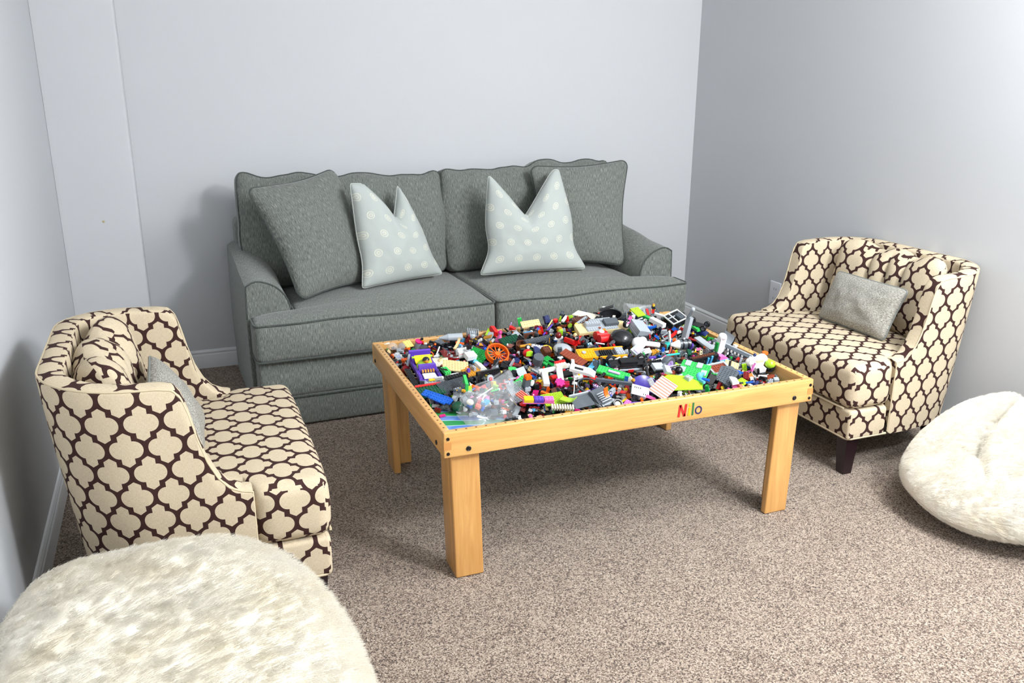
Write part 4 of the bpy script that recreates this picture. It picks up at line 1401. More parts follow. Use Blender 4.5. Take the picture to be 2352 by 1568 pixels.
one('toy_tile', 'single magenta tile on the bare printed board', 'magenta tile', tile(2, 1), 'magenta', 0.7008, 2.3781, .2, mk=False)
one('toy_brick', 'little dark red brick on the board near the left rim', 'dark red brick', brick(1, 2), 'darkred', 0.6970, 2.4156, .8)
one('toy_plate', 'bright green grooved panel right of the plastic bag', 'green grooved panel', ribs(44, 36, 5, 5, 7), 'brightgreen', 0.9930, 2.4494, .5, (6, -6))
put('toy_tower', 'grey stacked tower standing right of the plastic bag', 'grey stacked tower', [('shaft', brick(2, 2, 42), Z3, Z3, ['darkgrey']), ('block', brick(2, 3, 10), (0, 0, 12), Z3, ['lightgrey']), ('cap', brick(2, 2), (2, 0, 44), Z3, ['orange'])], 0.9636, 2.3546, .1)
one('toy_mesh', 'pale grey lattice panel behind the plastic bag right side', 'pale lattice panel', lattice(11, 14), 'lightgrey', 0.9356, 2.3463, .2, (25, 0))
one('toy_leaf', 'flat bright green leaf in front of the orange ring wheel', 'green leaf', disc(14, 2, 8, 10), 'brightgreen', 1.0119, 2.5864, .1, (0, 6))
one('toy_plate', 'wavy tan plate perched at the back rim', 'wavy tan plate', plate(8, 3), 'tan', 1.2210, 2.9412, .05, (30, 0), dz=.012)
put('toy_arch', 'dark brown arch under the wavy tan plate', 'brown arch', [('arch', arch(5, 16), Z3, Z3, ['brown'])], 1.1895, 2.8730, .1)
one('toy_brick', 'navy brick standing on end at the back rim', 'navy upright brick', brick(2, 3, 12), 'navy', 1.2871, 2.9487, .5, (60, 20), dz=.01)
one('toy_rod', 'slim purple sword pointing down left of the red cluster', 'purple sword', rod(2.6, 60), 'purple', 1.2532, 2.8492, 0.633, (0, -14), dz=.012)
one('toy_rod', 'pale yellow stick above the purple sword', 'pale yellow stick', rod(2.2, 34), 'paleyellow', 1.2767, 2.8793, 0.764, (0, -14), dz=.018)
for i, (cx_, cy_, cc, lb, rf, tm_) in enumerate([
    (*P2(1.2959, 2.8429), 'gold', 'gold helmet-like block in the dark red cluster', 'gold block', disc(9, 12, 8)),
    (*P2(1.2953, 2.7792), 'black', 'black round toy head with a pale patch near the back', 'black round head', ball(9)),
    (*P2(1.2879, 2.7213), 'red', 'bright red armour piece in the middle back', 'red armour piece', slope(4, 4, 14)),
    (*P2(1.2525, 2.7495), 'darkred', 'dark red helmet left of the red armour piece', 'dark red helmet', ball(10)),
    (*P2(1.3206, 2.7214), 'red', 'curved red claw right of the red armour piece', 'red claw', curve(26, 10, 14)),
    (*P2(1.3164, 2.9207), 'red', 'small red round brick at the back rim', 'red round brick', disc(8, 9)),
    (*P2(1.3293, 2.9092), 'lime', 'lime tooth-shaped piece at the back rim', 'lime tooth', cone(6, 16)),
    (*P2(1.3499, 2.8873), 'red', 'red flame-shaped piece at the back rim', 'red flame', cone(7, 20)),
    (*P2(1.3501, 2.8373), 'darkred', 'dark red curved arch at the back rim', 'dark red arch', arch(5, 12)),
    (*P2(1.3178, 2.7449), 'tan', 'tan helmet on the red armour piece', 'tan helmet', ball(8))]):
    one('toy_piece', lb, rf, tm_, cc, cx_, cy_, .3*i, (8*math.sin(i*2), 8*math.cos(i*3)), q=80)
one('toy_rod', 'white rod leaning behind the gold block', 'leaning white rod', brick(4, 1, 6, False), 'white', 1.3351, 2.8801, 0.686, (0, -15), dz=.01)
put('toy_ship', 'light grey ship deck on a tan hull near the back', 'grey ship deck', [
    ('hull', box(140, 44, 9), Z3, Z3, ['tan']), ('hull_foot', box(14, 40, 12), (-60, 0, -10), (0, 0, 0), ['tan']), ('hull_foot', box(18, 40, 12), (-24, 0, -10), Z3, ['tan']), ('hull_foot', box(18, 40, 12), (38, 0, -10), Z3, ['tan']),
    ('bow', slope(4, 5, 9), (84, 0, 0), Z3, ['tan']), ('deck', plate(13, 5), (10, 0, 9), Z3, ['lightgrey']), ('cabin', brick(6, 2, 12), (-18, 6, 12), Z3, ['lightgrey']), ('tank', box(44, 26, 12), (44, 4, 12), Z3, ['darkgrey']), ('bridge', brick(9, 1, 9), (12, 20, 12), Z3, ['lightgrey']), ('gauge', disc(4, 3), (0, -12, 12), Z3, ['rust'])], 1.4074, 2.7508, 0.006, (12, 0), q=40)
one('toy_tile', 'red and yellow striped slope left of the grey ship deck', 'striped slope', slope(3, 2, 12), 'yellow', 1.3579, 2.8008, .1, dz=.012)
one('toy_beam', 'light grey holed beam pointing up left of the ship deck', 'holed grey beam', beam_up(7), ['lightgrey', 'black'], 1.3751, 2.8180, 0.421, (0, -12), dz=.012)
one('toy_roof', 'cream zigzag roof panel on top of the heap', 'cream zigzag roof', ribs(86, 44, 3, 6, 13.9), 'cream', 1.4251, 2.8704, -0.873, (-6, 0), q=85, dz=.012)
one('toy_beam', 'brown block under the cream zigzag roof', 'brown roof block', brick(7, 3, 12), 'brown', 1.3826, 2.8379, .1, q=85)
put('toy_bin', 'black open tub with white bits inside, on top of the heap', 'black tub', [('rim', hoop(44, 5, 26), Z3, Z3, ['black']), ('floor', disc(40, 4), Z3, Z3, ['black']), ('grip', rod(5, 60), (0, 36, 30), Z3, ['black']), ('bit', box(20, 8, 4), (4, -10, 6), (0, 0, 20), ['white']), ('bit', box(14, 10, 4), (18, 6, 6), (0, 0, 50), ['cream'])], 1.4963, 2.8147, .1, (0, -6), q=70, sc=1.0, dz=.004)
one('toy_panel', 'long white panel leaning on the black tub', 'leaning white panel', box(58, 12, 4), 'white', 1.5204, 2.9017, -1.723, (-10, 8), q=90, dz=.022)
put('toy_barrel', 'bright red twin barrel near the centre back', 'red twin barrel', [('barrel', rod(13, 38, 16), (0, 8, 0), Z3, ['red']), ('barrel', rod(13, 38, 16), (0, -14, 0), Z3, ['red']), ('cap', dome(9, 7), (0, 8, 25), Z3, ['white'])], 1.3924, 2.6864, .1, (0, 4))
one('toy_helmet', 'large glossy black helmet dome in the middle of the heap', 'glossy black dome', ball(36, .72), 'black', 1.4487, 2.6458, 0, q=60)
put('toy_figure', 'chunky white torso beside the glossy black dome', 'chunky white torso', [('torso', ball(22, .8), Z3, Z3, ['white']), ('arm', rod(8, 60, 12), (34, -6, 6), (0, 8, -12), ['white']), ('shoulder', ball(13, .9), (20, 12, 6), Z3, ['white'])], 1.4970, 2.6045, 0, (0, 0), q=60)
put('toy_clips', 'gold clip pair right of the chunky white torso', 'gold clip pair', [('clip', brick(2, 2, 9), (-7, 0, 0), Z3, ['gold']), ('clip', brick(1, 2, 9), (8, 0, 0), Z3, ['gold'])], 1.5457, 2.5714, .2, dz=.01)
put('toy_truck', 'light grey truck bed with slotted side near the back right', 'grey truck bed', [('bed', slope(6, 7, 22, 14), (0, 0, 6), (0, 0, 0), ['lightgrey']), ('base', box(50, 58, 8), Z3, Z3, ['lightgrey']), ('vent', ribs(42, 4, 8, 7, 3), (0, -30, 2), Z3, ['darkgrey'])], 1.5514, 2.7006, .15, (14, 10), q=80)
put('toy_wheel', 'black wheel under a pink wheel arch behind the black dome', 'pink wheel arch', [('tyre', wheel(14, 10), Z3, Z3, ['black', 'white']), ('arch', curve(20, 12, 16), (10, 0, 14), (0, 0, 0), ['pink'])], 1.5081, 2.7181, .5, (0, 0), q=85)
one('toy_sheet', 'lime printed panel behind the grey truck bed', 'lime printed panel', box(38, 40, 2.4), 'lime', 1.6221, 2.8355, .4, (14, 12), q=85, dz=.012)
one('toy_ladder', 'bright green lattice bar near the back right corner', 'green lattice bar', ribs(72, 12, 8, 12, 4), 'brightgreen', 1.6732, 2.8072, -1.034, q=85, dz=.008)
one('toy_tube', 'long white squared tube near the back right corner', 'white squared tube', brick(7, 2, 13, False), 'white', 1.6604, 2.7520, -1.225, q=85, dz=.010)
one('toy_pipe', 'curved blue pipe behind the grey truck bed right side', 'curved blue pipe', curve(40, 7, 10, 6), 'blue', 1.6111, 2.7250, -.3, dz=.008)
one('toy_brick', 'light grey bricks row behind the blue pipe', 'grey bricks row', brick(7, 2, 9), 'lightgrey', 1.6017, 2.7550, -0.641, dz=.006)
one('toy_slope', 'studded dark grey tilted plate by the back right corner', 'tilted dark plate', plate(5, 6), 'darkgrey', 1.7819, 2.9853, .5, (36, 20), q=90, dz=.01)
put('toy_mech', 'grey and red slanted mechanical arm at the back rim', 'grey and red arm', [('arm', brick(8, 2, 8), Z3, Z3, ['lightgrey']), ('stripe', tile(6, 1), (0, 6, 9), Z3, ['red']), ('end', disc(8, 10), (24, 0, 2), Z3, ['darkgrey'])], 1.6974, 2.9057, -1.934, (0, 0), q=90, dz=.01)
one('toy_panel', 'white triangular panel near the back right corner', 'white triangle panel', slope(5, 5, 26), 'white', 1.7628, 2.9054, .9, (10, 0), q=85)
put('toy_window', 'black and white framed window box near the back right corner', 'window box', [('box', box(64, 44, 26), Z3, Z3, ['black']), ('frame', frame(68, 48, 4, 3), (0, 0, 26), Z3, ['white']), ('bar', box(3, 44, 3), (-10, 0, 27), Z3, ['white']), ('bar', box(64, 3, 3), (0, 4, 27), Z3, ['lightgrey']), ('seat', brick(3, 3, 8), (14, -6, 26), Z3, ['darkgrey'])], 1.7534, 2.7912, .35, (14, 0), q=80)
one('toy_panel', 'navy triangular panel behind the window box', 'navy triangle panel', slope(6, 5, 34), 'navy', 1.8022, 2.8842, 1.2, (0, 0), q=80)
put('toy_crane', 'tall light grey crane arm with a knobbed tip near the right rim', 'tall grey crane', [('boom', box(14, 18, 86), Z3, (0, 0, 0), ['lightgrey']), ('foot', box(24, 24, 12), Z3, Z3, ['lightgrey']), ('neck', rod(4, 28), (0, 0, 92), (0, -70, 0), ['darkgrey']), ('tip', ball(7), (4, 0, 104), Z3, ['lightgrey'])], 1.7387, 2.6855, .2, (-6, 8), q=50)
put('toy_car', 'navy toy car upside down with black wheels at the right rim', 'navy upturned car', [('body', slope(9, 4, 20), Z3, Z3, ['navy']), ('underbody', box(60, 30, 5), (0, 0, 20), Z3, ['black']), ('wheel', wheel(10, 8), (-24, 18, 16), Z3, ['black', 'darkgrey']), ('wheel', wheel(10, 8), (24, 18, 16), Z3, ['black', 'darkgrey']), ('wheel', wheel(10, 8), (24, -18, 16), Z3, ['black', 'darkgrey'])], 1.8640, 2.7271, -.9, (0, 0), q=70)
one('toy_plate', 'bright green studded row left of the navy upturned car', 'green studded row', brick(7, 2, 8), 'brightgreen', 1.8038, 2.7251, -1.443)
one('toy_rod', 'white stick sloping down beside the navy upturned car', 'sloping white stick', rod(1.6, 40), 'white', 1.8871, 2.7387, -1.765, dz=.03, mk=False)
put('toy_tower', 'white tower with a round top near the right rim', 'white tower', [('shaft', brick(3, 2, 66, False), Z3, Z3, ['white']), ('top', ball(13, .8), (0, 0, 58), Z3, ['white']), ('side', box(6, 10, 30), (-14, 0, 20), Z3, ['green'])], 1.7596, 2.4952, .2, (4, 0), q=60)
put('toy_base', 'pink and blue stepped base in front of the white tower', 'pink and blue base', [('step', slope(4, 3, 12), (0, 0, 14), Z3, ['pink']), ('block', brick(4, 4, 14, False), Z3, Z3, ['azure']), ('lip', plate(4, 4), (0, -8, 0), Z3, ['white'])], 1.7366, 2.4423, .15, (0, 0), q=60)
put('toy_ramp', 'big light grey curved ramp leaning on the right rim', 'grey curved ramp', [('ramp', curve(48, 44, 42, 4), Z3, Z3, ['lightgrey']), ('edge', curve(46, 3, 40, 6), (0, -24, 0), Z3, ['black'])], 1.8791, 2.5772, .15, (0, 0), q=60)
put('toy_beam', 'long dark grey slotted boom along the right rim', 'slotted grey boom', [('boom', box(150, 16, 10), Z3, Z3, ['darkgrey']), ('slots', ribs(110, 2, 7, 9, 5), (-14, -9.5, 1.5), Z3, ['white']), ('rail', box(146, 5, 4), (0, 6, 10), Z3, ['lightgrey']), ('head', disc(13, 10), (80, 0, 0), Z3, ['lightgrey'])], 1.8144, 2.4746, -1.157, (0, 0), q=70)
put('toy_robot', 'white robot buggy with a big black wheel near the front right', 'white robot buggy', [('body', brick(4, 4, 26, False), Z3, Z3, ['white']), ('shoulder', ball(13), (-24, 0, 8), Z3, ['white']), ('shoulder', ball(16, .9), (24, 4, 6), Z3, ['white']), ('visor', tile(3, 1), (0, -12, 26), Z3, ['tan']), ('jaw', box(30, 22, 12), (0, -20, 0), Z3, ['white']), ('wheel', wheel(17, 14), (34, -24, -6), (0, 0, 80), ['black', 'darkgrey']), ('antenna', ball(5), (2, 14, 26), Z3, ['navy'])], 1.8095, 2.3461, .1, (6, 0), q=60)
put('toy_pool', 'rust studded floor in a light grey frame left of the robot buggy', 'framed rust floor', [('floor', plate(7, 4), (0, 0, 4), Z3, ['rust']), ('frame', frame(64, 44, 10, 6), Z3, Z3, ['lightgrey']), ('front', plate(9, 1), (0, -26, 0), Z3, ['white'])], 1.6601, 2.3420, .1, (10, 0), q=75)
one('toy_plate', 'long bright green plate under the framed rust floor', 'long green plate', plate(8, 2), 'brightgreen', 1.6437, 2.2924, -0.648)
put('toy_plate', 'bright green base plate with light grey tiles near the front right', 'green base plate', [('plate', plate(12, 10, 6), Z3, Z3, ['brightgreen'])]+[('tile', tile(3, 2), (tx_, ty_, 3.4), Z3, ['lightgrey']) for tx_, ty_ in ((-36, 30), (-36, 0), (0, 30), (34, 22), (34, -10), (4, -28))], 1.5460, 2.3211, .75, (4, -8), q=75)
put('toy_tyre', 'big dark grey tractor tyre with a purple-grey hub', 'big tractor tyre', [('tyre', wheel(24, 20), Z3, (0, 0, 0), ['darkgrey', 'lavender'])], 1.5110, 2.4233, .35, (0, -8), q=60)
put('toy_car', 'long black toy car chassis on four wheels in the middle right', 'black car chassis', [('chassis', box(112, 30, 11), (0, 0, 6), Z3, ['black']), ('nose', box(50, 22, 7), (0, 0, 17), Z3, ['black']), ('sill', box(76, 4, 4), (0, -19, 2), Z3, ['lightgrey']), ('badge', tile(2, 1), (4, -20, 2), (90, 0, 0), ['red'])]+[('wheel', wheel(12, 10), (wx_, wy_-2, 3), Z3, ['black', 'white']) for wx_ in (-46, 46) for wy_ in (-21, 21)], 1.3632, 2.4394, -0.089, (0, 0), q=85, dz=.006, face=20)
put('toy_bus', 'yellow-orange bus chassis with a dark open interior in the centre', 'yellow bus', [('roof', plate(6, 5), (-46, 0, 10), Z3, ['amber']), ('floor', box(146, 38, 4), Z3, Z3, ['darkgrey']), ('side_panel', box(146, 4, 12), (0, 20, 0), Z3, ['amber']), ('side_panel', box(146, 4, 12), (0, -20, 0), Z3, ['amber']), ('front_panel', box(4, 40, 12), (-72, 0, 0), Z3, ['amber']), ('seat', brick(3, 4), (56, 0, 4), Z3, ['lightgrey']), ('seat', ribs(40, 30, 5, 6, 3), (16, 0, 4), Z3, ['black']), ('lamp', disc(6, 2), (-56, 0, 15), Z3, ['lightgrey'])], 1.3320, 2.5675, -0.069, (8, 0), q=80, dz=.004)
one('toy_helmet', 'yellow hard hat left of the yellow bus', 'yellow hard hat', dome(19, 18), 'yellow', 1.1804, 2.6970, 0, (8, -14))
one('toy_cloth', 'smooth light grey curved hood right of the yellow hard hat', 'grey curved hood', dome(28, 14), 'lightgrey', 1.2339, 2.6738, .1)
put('toy_slope', 'slate blue roof slope left of the hard hat with a holed edge', 'slate roof slope', [('roof', slope(5, 5, 22), Z3, Z3, ['navy']), ('edge', beam(7), (0, 22, 14), (0, 10, 0), ['white', 'black'])], 1.1386, 2.6496, -.3, (0, 0))
one('toy_panel', 'rust-brown grooved double panel left of the yellow bus', 'rust grooved panel', ribs(76, 34, 4, 9, 7.6), 'rust', 1.2105, 2.5348, -0.946, (10, 4), q=85, dz=.006)
put('toy_plate', 'green plate with a black lever left of the rust panel', 'green lever plate', [('plate', plate(8, 3), Z3, Z3, ['green']), ('lever', rod(3, 30), (4, 0, 6), (0, -20, 10), ['black'])], 1.1394, 2.5470, -1.166, (8, 0))
put('toy_plate', 'long bright green plate with a pale sticker in the middle front', 'stickered green plate', [('plate', brick(11, 4, 6, True, 6), Z3, Z3, ['brightgreen']), ('sticker', tile(4, 1), (2, -4, 8), Z3, ['lavender'])], 1.2722, 2.3630, -0.690, (6, 0), q=85, dz=.003)
one('toy_disc', 'large dark purple shiny dish right of the stickered green plate', 'purple dish', T(lambda mb: mb.lathe([(1e-6, .004), (.02, .006), (.033, .012), (.036, .009), (.03, 0), (1e-6, 0)], 28)), 'indigo', 1.3398, 2.2721, 0, (14, 6), q=75)
put('toy_bracket', 'light grey bracket bricks on the purple dish', 'grey bracket bricks', [('brick', brick(4, 3, 10, False), Z3, Z3, ['lightgrey']), ('brick', brick(3, 3, 10, False), (18, -14, 3), (12, 20, 0), ['lightgrey']), ('grille', tile(3, 1), (-4, -13, 3), (90, 0, 0), ['black'])], 1.3996, 2.3044, .1, (14, 8), q=85, dz=.012)
one('toy_brick', 'small orange clip brick right of the grey bracket bricks', 'orange clip brick', brick(2, 2, 14), 'orange', 1.4485, 2.3186, .1, q=80)
put('toy_awning', 'red and white striped awning panel at the front rim', 'striped awning', [('panel', box(62, 50, 3), Z3, Z3, ['white'])]+[('stripe', box(4, 50.4, 3.4), (-27+9*k_, 0, 0), Z3, ['salmon']) for k_ in range(7)], 1.3642, 2.2060, .45, (20, -10), q=80, dz=.004)
one('toy_leaf', 'big flat lime base plate at the front rim', 'flat lime plate', T(lambda mb: mb.prism([(-.05, -.028), (.05, -.034), (.058, -.01), (.03, .022), (-.02, .034), (-.052, .02)], 0, .003)), 'lime', 1.4464, 2.2376, -.1, (8, 0), q=85, dz=.004)
one('toy_brick', 'small grey brick on the flat lime plate', 'grey brick on lime', brick(2, 2, 9.6), 'lightgrey', 1.4779, 2.2443, .4, dz=.006, mk=False)
put('toy_frame', 'white angular building frame with red and black parts', 'white building frame', [('beam', brick(12, 1, 10, False), (0, 26, 0), (0, 0, 0), ['white']), ('beam', brick(8, 2, 9, False), (-42, 0, 0), (0, 0, 68), ['white']), ('beam', brick(8, 2, 9, False), (2, 0, 2), (0, 0, 66), ['white']), ('beam', brick(10, 1, 9, False), (46, 0, 6), (0, 0, 66), ['white']), ('block', brick(4, 2, 12), (18, 26, 6), Z3, ['cream']), ('block', box(30, 20, 8), (24, -4, 0), Z3, ['black']), ('tile', tile(4, 1), (18, 32, 18), Z3, ['red']), ('pad', box(16, 12, 4), (-18, -6, 3), Z3, ['red'])], 1.1048, 2.4188, .12, (8, 0), q=85, dz=.003)
one('toy_flower', 'spiky magenta flower piece in front of the white frame', 'magenta flower', gear(14, 7, 7), 'magenta', 1.0803, 2.3574, .2, (24, 0), q=85, dz=.006)
one('toy_ring', 'thin dark grey hoop in the front middle', 'dark grey hoop', hoop(30, 2.4, 4), 'darkgrey', 1.1634, 2.3217, 0, (8, 0), q=85, dz=.006)
put('toy_ramp', 'ribbed grey chute in the front middle', 'ribbed grey chute', [('chute', slope(6, 6, 26), Z3, Z3, ['darkgrey']), ('ribs', ribs(30, 34, 2.5, 5, 3), (6, 0, 17), (0, 28, 0), ['lightgrey']), ('rim', frame(50, 50, 6, 5), (0, 0, 0), Z3, ['lightgrey'])], 1.1624, 2.2286, -1.2, (0, 0), q=60)
put('toy_tray', 'flat dark grey tray left of the ribbed chute', 'flat grey tray', [('tray', box(56, 40, 3), Z3, Z3, ['darkgrey']), ('edge', box(56, 4, 9), (0, 20, 0), Z3, ['lightgrey'])], 1.0942, 2.2245, .1, (16, 0), q=75)
one('toy_net', 'crumpled lime netting piece near the front rim', 'lime netting', lattice(14, 8, 4, 1.6, 4.4), 'lime', 1.0185, 2.2649, .2, (18, 8), q=85, dz=.004)
one('toy_leaf', 'lime curved fin near the front rim', 'lime fin', curve(38, 20, 14), 'lime', 1.0505, 2.2300, -.9, (0, 0), q=80)
put('toy_bar', 'long bar of yellow, purple and pink bricks near the front rim', 'pastel brick bar', [('base', plate(10, 2), Z3, Z3, ['pink']), ('brick', brick(3, 2), (-26, 0, 3), Z3, ['yellow']), ('brick', brick(3, 2), (0, 0, 3), Z3, ['purple']), ('brick', brick(3, 2), (26, 0, 3), Z3, ['pink'])], 0.9666, 2.2603, -0.202, (10, 0), q=80)
one('toy_comb', 'cream toothed comb piece at the front rim', 'cream comb', ribs(60, 14, 9, 9, 3.4), 'cream', 1.0258, 2.2163, -0.207, (20, 0), q=80)
one('toy_beam', 'bright orange long blade left of the dark hoop', 'orange blade', brick(5, 1, 6, False), 'orange', 1.0173, 2.3054, -0.939, q=85, dz=.004)
one('toy_beam', 'long dark grey beam right of the dark hoop', 'front grey beam', brick(12, 1, 8, False), 'darkgrey', 1.2330, 2.2843, -0.477, q=85, dz=.006)
put('toy_sign', 'white printed card panel at the front rim', 'white printed card', [('card', box(46, 34, 2), Z3, Z3, ['white']), ('print', ribs(20, 6, .5, 4, 2), (-8, 8, 2), Z3, ['black']), ('print', ribs(14, 5, .5, 3, 2), (14, -10, 2), Z3, ['black'])], 1.2912, 2.2186, -.5, (18, 0), q=80, dz=.003)
one('toy_strip', 'purple strip lying along the front rim', 'purple strip', tile(8, 2), 'purple', 1.2698, 2.1882, -0.152, q=70)
put('toy_wheel', 'black wheel hub with a yellow arc at the front rim', 'yellow-arc wheel', [('tyre', hoop(13, 4, 8), Z3, Z3, ['black']), ('hub', disc(7, 5), Z3, Z3, ['cream']), ('arc', curve(20, 5, 14), (14, 0, 0), Z3, ['yellow'])], 1.2017, 2.1982, .3, (30, 0), q=75)
put('toy_boat', 'small white racing hull with black print near the white frame', 'white racing hull', [('hull', brick(6, 3, 9, False), Z3, Z3, ['white']), ('nose', slope(3, 3, 9), (34, 0, 0), Z3, ['white']), ('print', tile(3, 1), (0, -3, 7), Z3, ['black'])], 1.1589, 2.3858, -0.566, (12, 0), q=85, dz=.006)
put('toy_lever', 'yellow lever on a white base behind the racing hull', 'yellow lever', [('base', slope(4, 2, 8), Z3, Z3, ['white']), ('lever', rod(3.4, 22), (0, 0, 14), (0, -80, 0), ['yellow'])], 1.1922, 2.4430, .3, (0, 0), q=80)
one('toy_slide', 'sky blue slide right of the rust grooved panel', 'sky blue slide', curve(50, 14, 12), 'azure', 1.2457, 2.4704, 0.681, q=80)
one('toy_bucket', 'red bucket in the front middle by the green plate', 'red bucket', disc(10, 16, 14, 13), 'red', 1.2061, 2.3775, 0, (14, 0), q=85)
one('toy_net', 'salmon translucent rods right of the plastic bag', 'salmon rods', ribs(26, 30, 4, 4, 3), 'salmon', 0.9329, 2.3035, .5, (12, 0), q=80)
put('toy_figure', 'bright azure jointed robot figure at the front right', 'azure robot figure', [('torso', ball(9, 1.2), Z3, Z3, ['azure']), ('arm', rod(4, 26), (14, 4, 6), (0, 20, 30), ['azure']), ('leg', rod(4, 28), (-6, -16, 2), (0, 10, 80), ['azure']), ('leg', rod(4, 26), (8, -14, 2), (0, 8, 110), ['blue'])], 1.5158, 2.2401, .2, (0, 0), q=85, dz=.004)
one('toy_wing', 'dark grey studded wing plate at the front right', 'studded grey wing', T(lambda mb: (mb.prism([(-.045, -.02), (.03, -.026), (.046, .0), (.03, .026), (-.03, .022)], 0, .0032), [mb.cyl(.0024, .0024, .0032, .0049, 6, 0, Matrix.Translation((-.036+.008*i, -.016+.008*j, 0))) for i in range(9) for j in range(5)])), 'darkgrey', 1.6230, 2.2420, .7, (8, -4), q=85, dz=.003)
one('toy_plate', 'lime studded plate right of the grey wing', 'lime studded plate', plate(6, 3), 'lime', 1.6623, 2.2212, .4, (6, 0), q=80)
put('toy_figure', 'navy crouched figure at the front rim near the right', 'navy figure', [('torso', ball(8, 1.1), Z3, Z3, ['navy']), ('leg', rod(4, 26), (10, -6, 0), (0, 0, 20), ['navy']), ('arm', rod(3.4, 22), (-8, 6, 6), (0, 20, 120), ['blue'])], 1.7014, 2.2093, .4, (0, 0), q=75)
one('toy_bucket', 'translucent lime pumpkin in the right corner', 'lime pumpkin', ball(15, .85), 'lime', 1.8570, 2.3161, 0, (0, 0), q=75)
put('toy_cone', 'small orange fountain piece against the right rim', 'orange fountain', [('stem', rod(3, 20), Z3, (0, -80, 0), ['orange']), ('top', disc(9, 5, 8), (0, 0, 18), Z3, ['orange'])], 1.8981, 2.3592, .2, (0, 0), q=75)
one('toy_box', 'flat tan block left of the robot buggy', 'flat tan block', brick(4, 5, 8), 'tan', 1.7266, 2.3651, .9, (8, 4), q=75)
one('toy_brick', 'blue brick in front of the robot buggy', 'blue brick', brick(2, 4), 'blue', 1.7109, 2.2925, .9, (10, 0))
one('toy_brick', 'dark red brick in front of the flat tan block', 'dark red front brick', brick(2, 4), 'darkred', 1.7121, 2.2626, -.6, (10, 0))
one('toy_hose', 'red curved hose near the tall grey crane', 'red curved hose', curve(30, 8, 12, 6), 'red', 1.6739, 2.6628, .4, dz=.008)
one('toy_bar', 'bright red bar left of the tall grey crane foot', 'bright red bar', brick(5, 1, 8), 'red', 1.6669, 2.6203, 0.314, dz=.006)
put('toy_engine', 'white engine cone with a ribbed dark grey drum', 'ribbed drum', [('drum', rod(15, 34, 18), (14, 0, 0), Z3, ['darkgrey']), ('nose', cone(15, 26), (-4, 0, 15), (0, -90, 0), ['white']), ('band', rod(16, 4, 18), (6, 0, 0), Z3, ['black']), ('band', rod(16, 4, 18), (22, 0, 0), Z3, ['black'])], 1.6469, 2.5697, -.15, (0, 0), q=80)
one('toy_pipe', 'turquoise rod left of the ribbed drum', 'turquoise rod', rod(3.4, 46), 'turquoise', 1.5965, 2.5309, 0.005, dz=.008)
put('toy_wall', 'black and brown long wall with pale blue posts at centre right', 'brown-topped wall', [('wall', box(92, 16, 26), Z3, Z3, ['black']), ('ledge', plate(10, 1), (-6, 0, 26), Z3, ['brown']), ('post', box(6, 4, 28), (20, -10, 0), Z3, ['azure']), ('post', box(5, 4, 24), (8, -10, 0), Z3, ['azure'])], 1.6513, 2.4259, 0.109, (10, 0), q=70)
one('toy_clip', 'pale tan upright holed beam above the brown-topped wall', 'upright tan beam', beam(3), ['tan', 'black'], 1.7063, 2.5253, 1.3, (50, 0), dz=.01)
one('toy_plate', 'grey slotted wing across the middle right of the heap', 'slotted grey wing', slope(9, 3, 8), 'lightgrey', 1.7823, 2.6118, -1.340, dz=.006)
put('toy_wheel', 'brown spoked cart wheel left of the tractor tyre', 'brown cart wheel', [('rim', hoop(15, 3, 5), Z3, (90, 0, 30), ['brown']), ('spokes', spokes(14, 6, 2, 4), Z3, (90, 0, 30), ['brown'])], 1.4474, 2.4478, .1, (0, 0), q=80)
put('toy_box', 'grey hinged case with a purple screen in the middle right', 'purple-screen case', [('case', box(36, 28, 8), Z3, Z3, ['lightgrey']), ('screen', tile(3, 2), (0, -2, 7), Z3, ['lavender'])], 1.4546, 2.5368, .5, (26, 0), q=80, dz=.006)
one('toy_rod', 'white rod lying left of the turquoise rod', 'short white rod', rod(2.4, 30), 'cream', 1.3584, 2.5027, 0.463, dz=.01)
put('toy_engine', 'black engine block between the cart wheel and tractor tyre', 'black engine block', [('block', brick(6, 4, 22), Z3, Z3, ['black']), ('pipe', rod(4, 40), (0, -14, 22), Z3, ['darkgrey'])], 1.4638, 2.4235, .1, (6, 0), q=70)
one('toy_plate', 'rust studded plate under the tractor tyre', 'rust studded plate', plate(6, 3), 'rust', 1.4777, 2.3564, .1, (8, 0))
one('toy_ball', 'black ball between the orange brick and green base plate', 'black ball', ball(11), 'black', 1.4865, 2.3162, 0)
one('toy_grip', 'pink and blue egg-shaped piece behind the bag', 'pink egg', ball(8, 1.1), 'pink', 1.0036, 2.5219, 0)
one('toy_brick', 'white and yellow block near the green square plate', 'white and yellow block', brick(4, 3, 14), 'white', 0.9021, 2.7137, .3, (10, 8))
one('toy_brick', 'dark brown studded cube behind the green lever plate', 'brown studded cube', brick(3, 3, 16), 'brown', 1.1421, 2.6156, .3, (20, 10))
one('toy_slide', 'dark grey rounded block left of the white building frame', 'dark rounded block', disc(15, 24, 12), 'darkgrey', 1.0880, 2.5563, .3, (16, 0))
one('toy_bar', 'thin red bar left of the white building frame', 'thin red bar', rod(3, 40), 'red', 1.0897, 2.5156, 1.009, dz=.006)

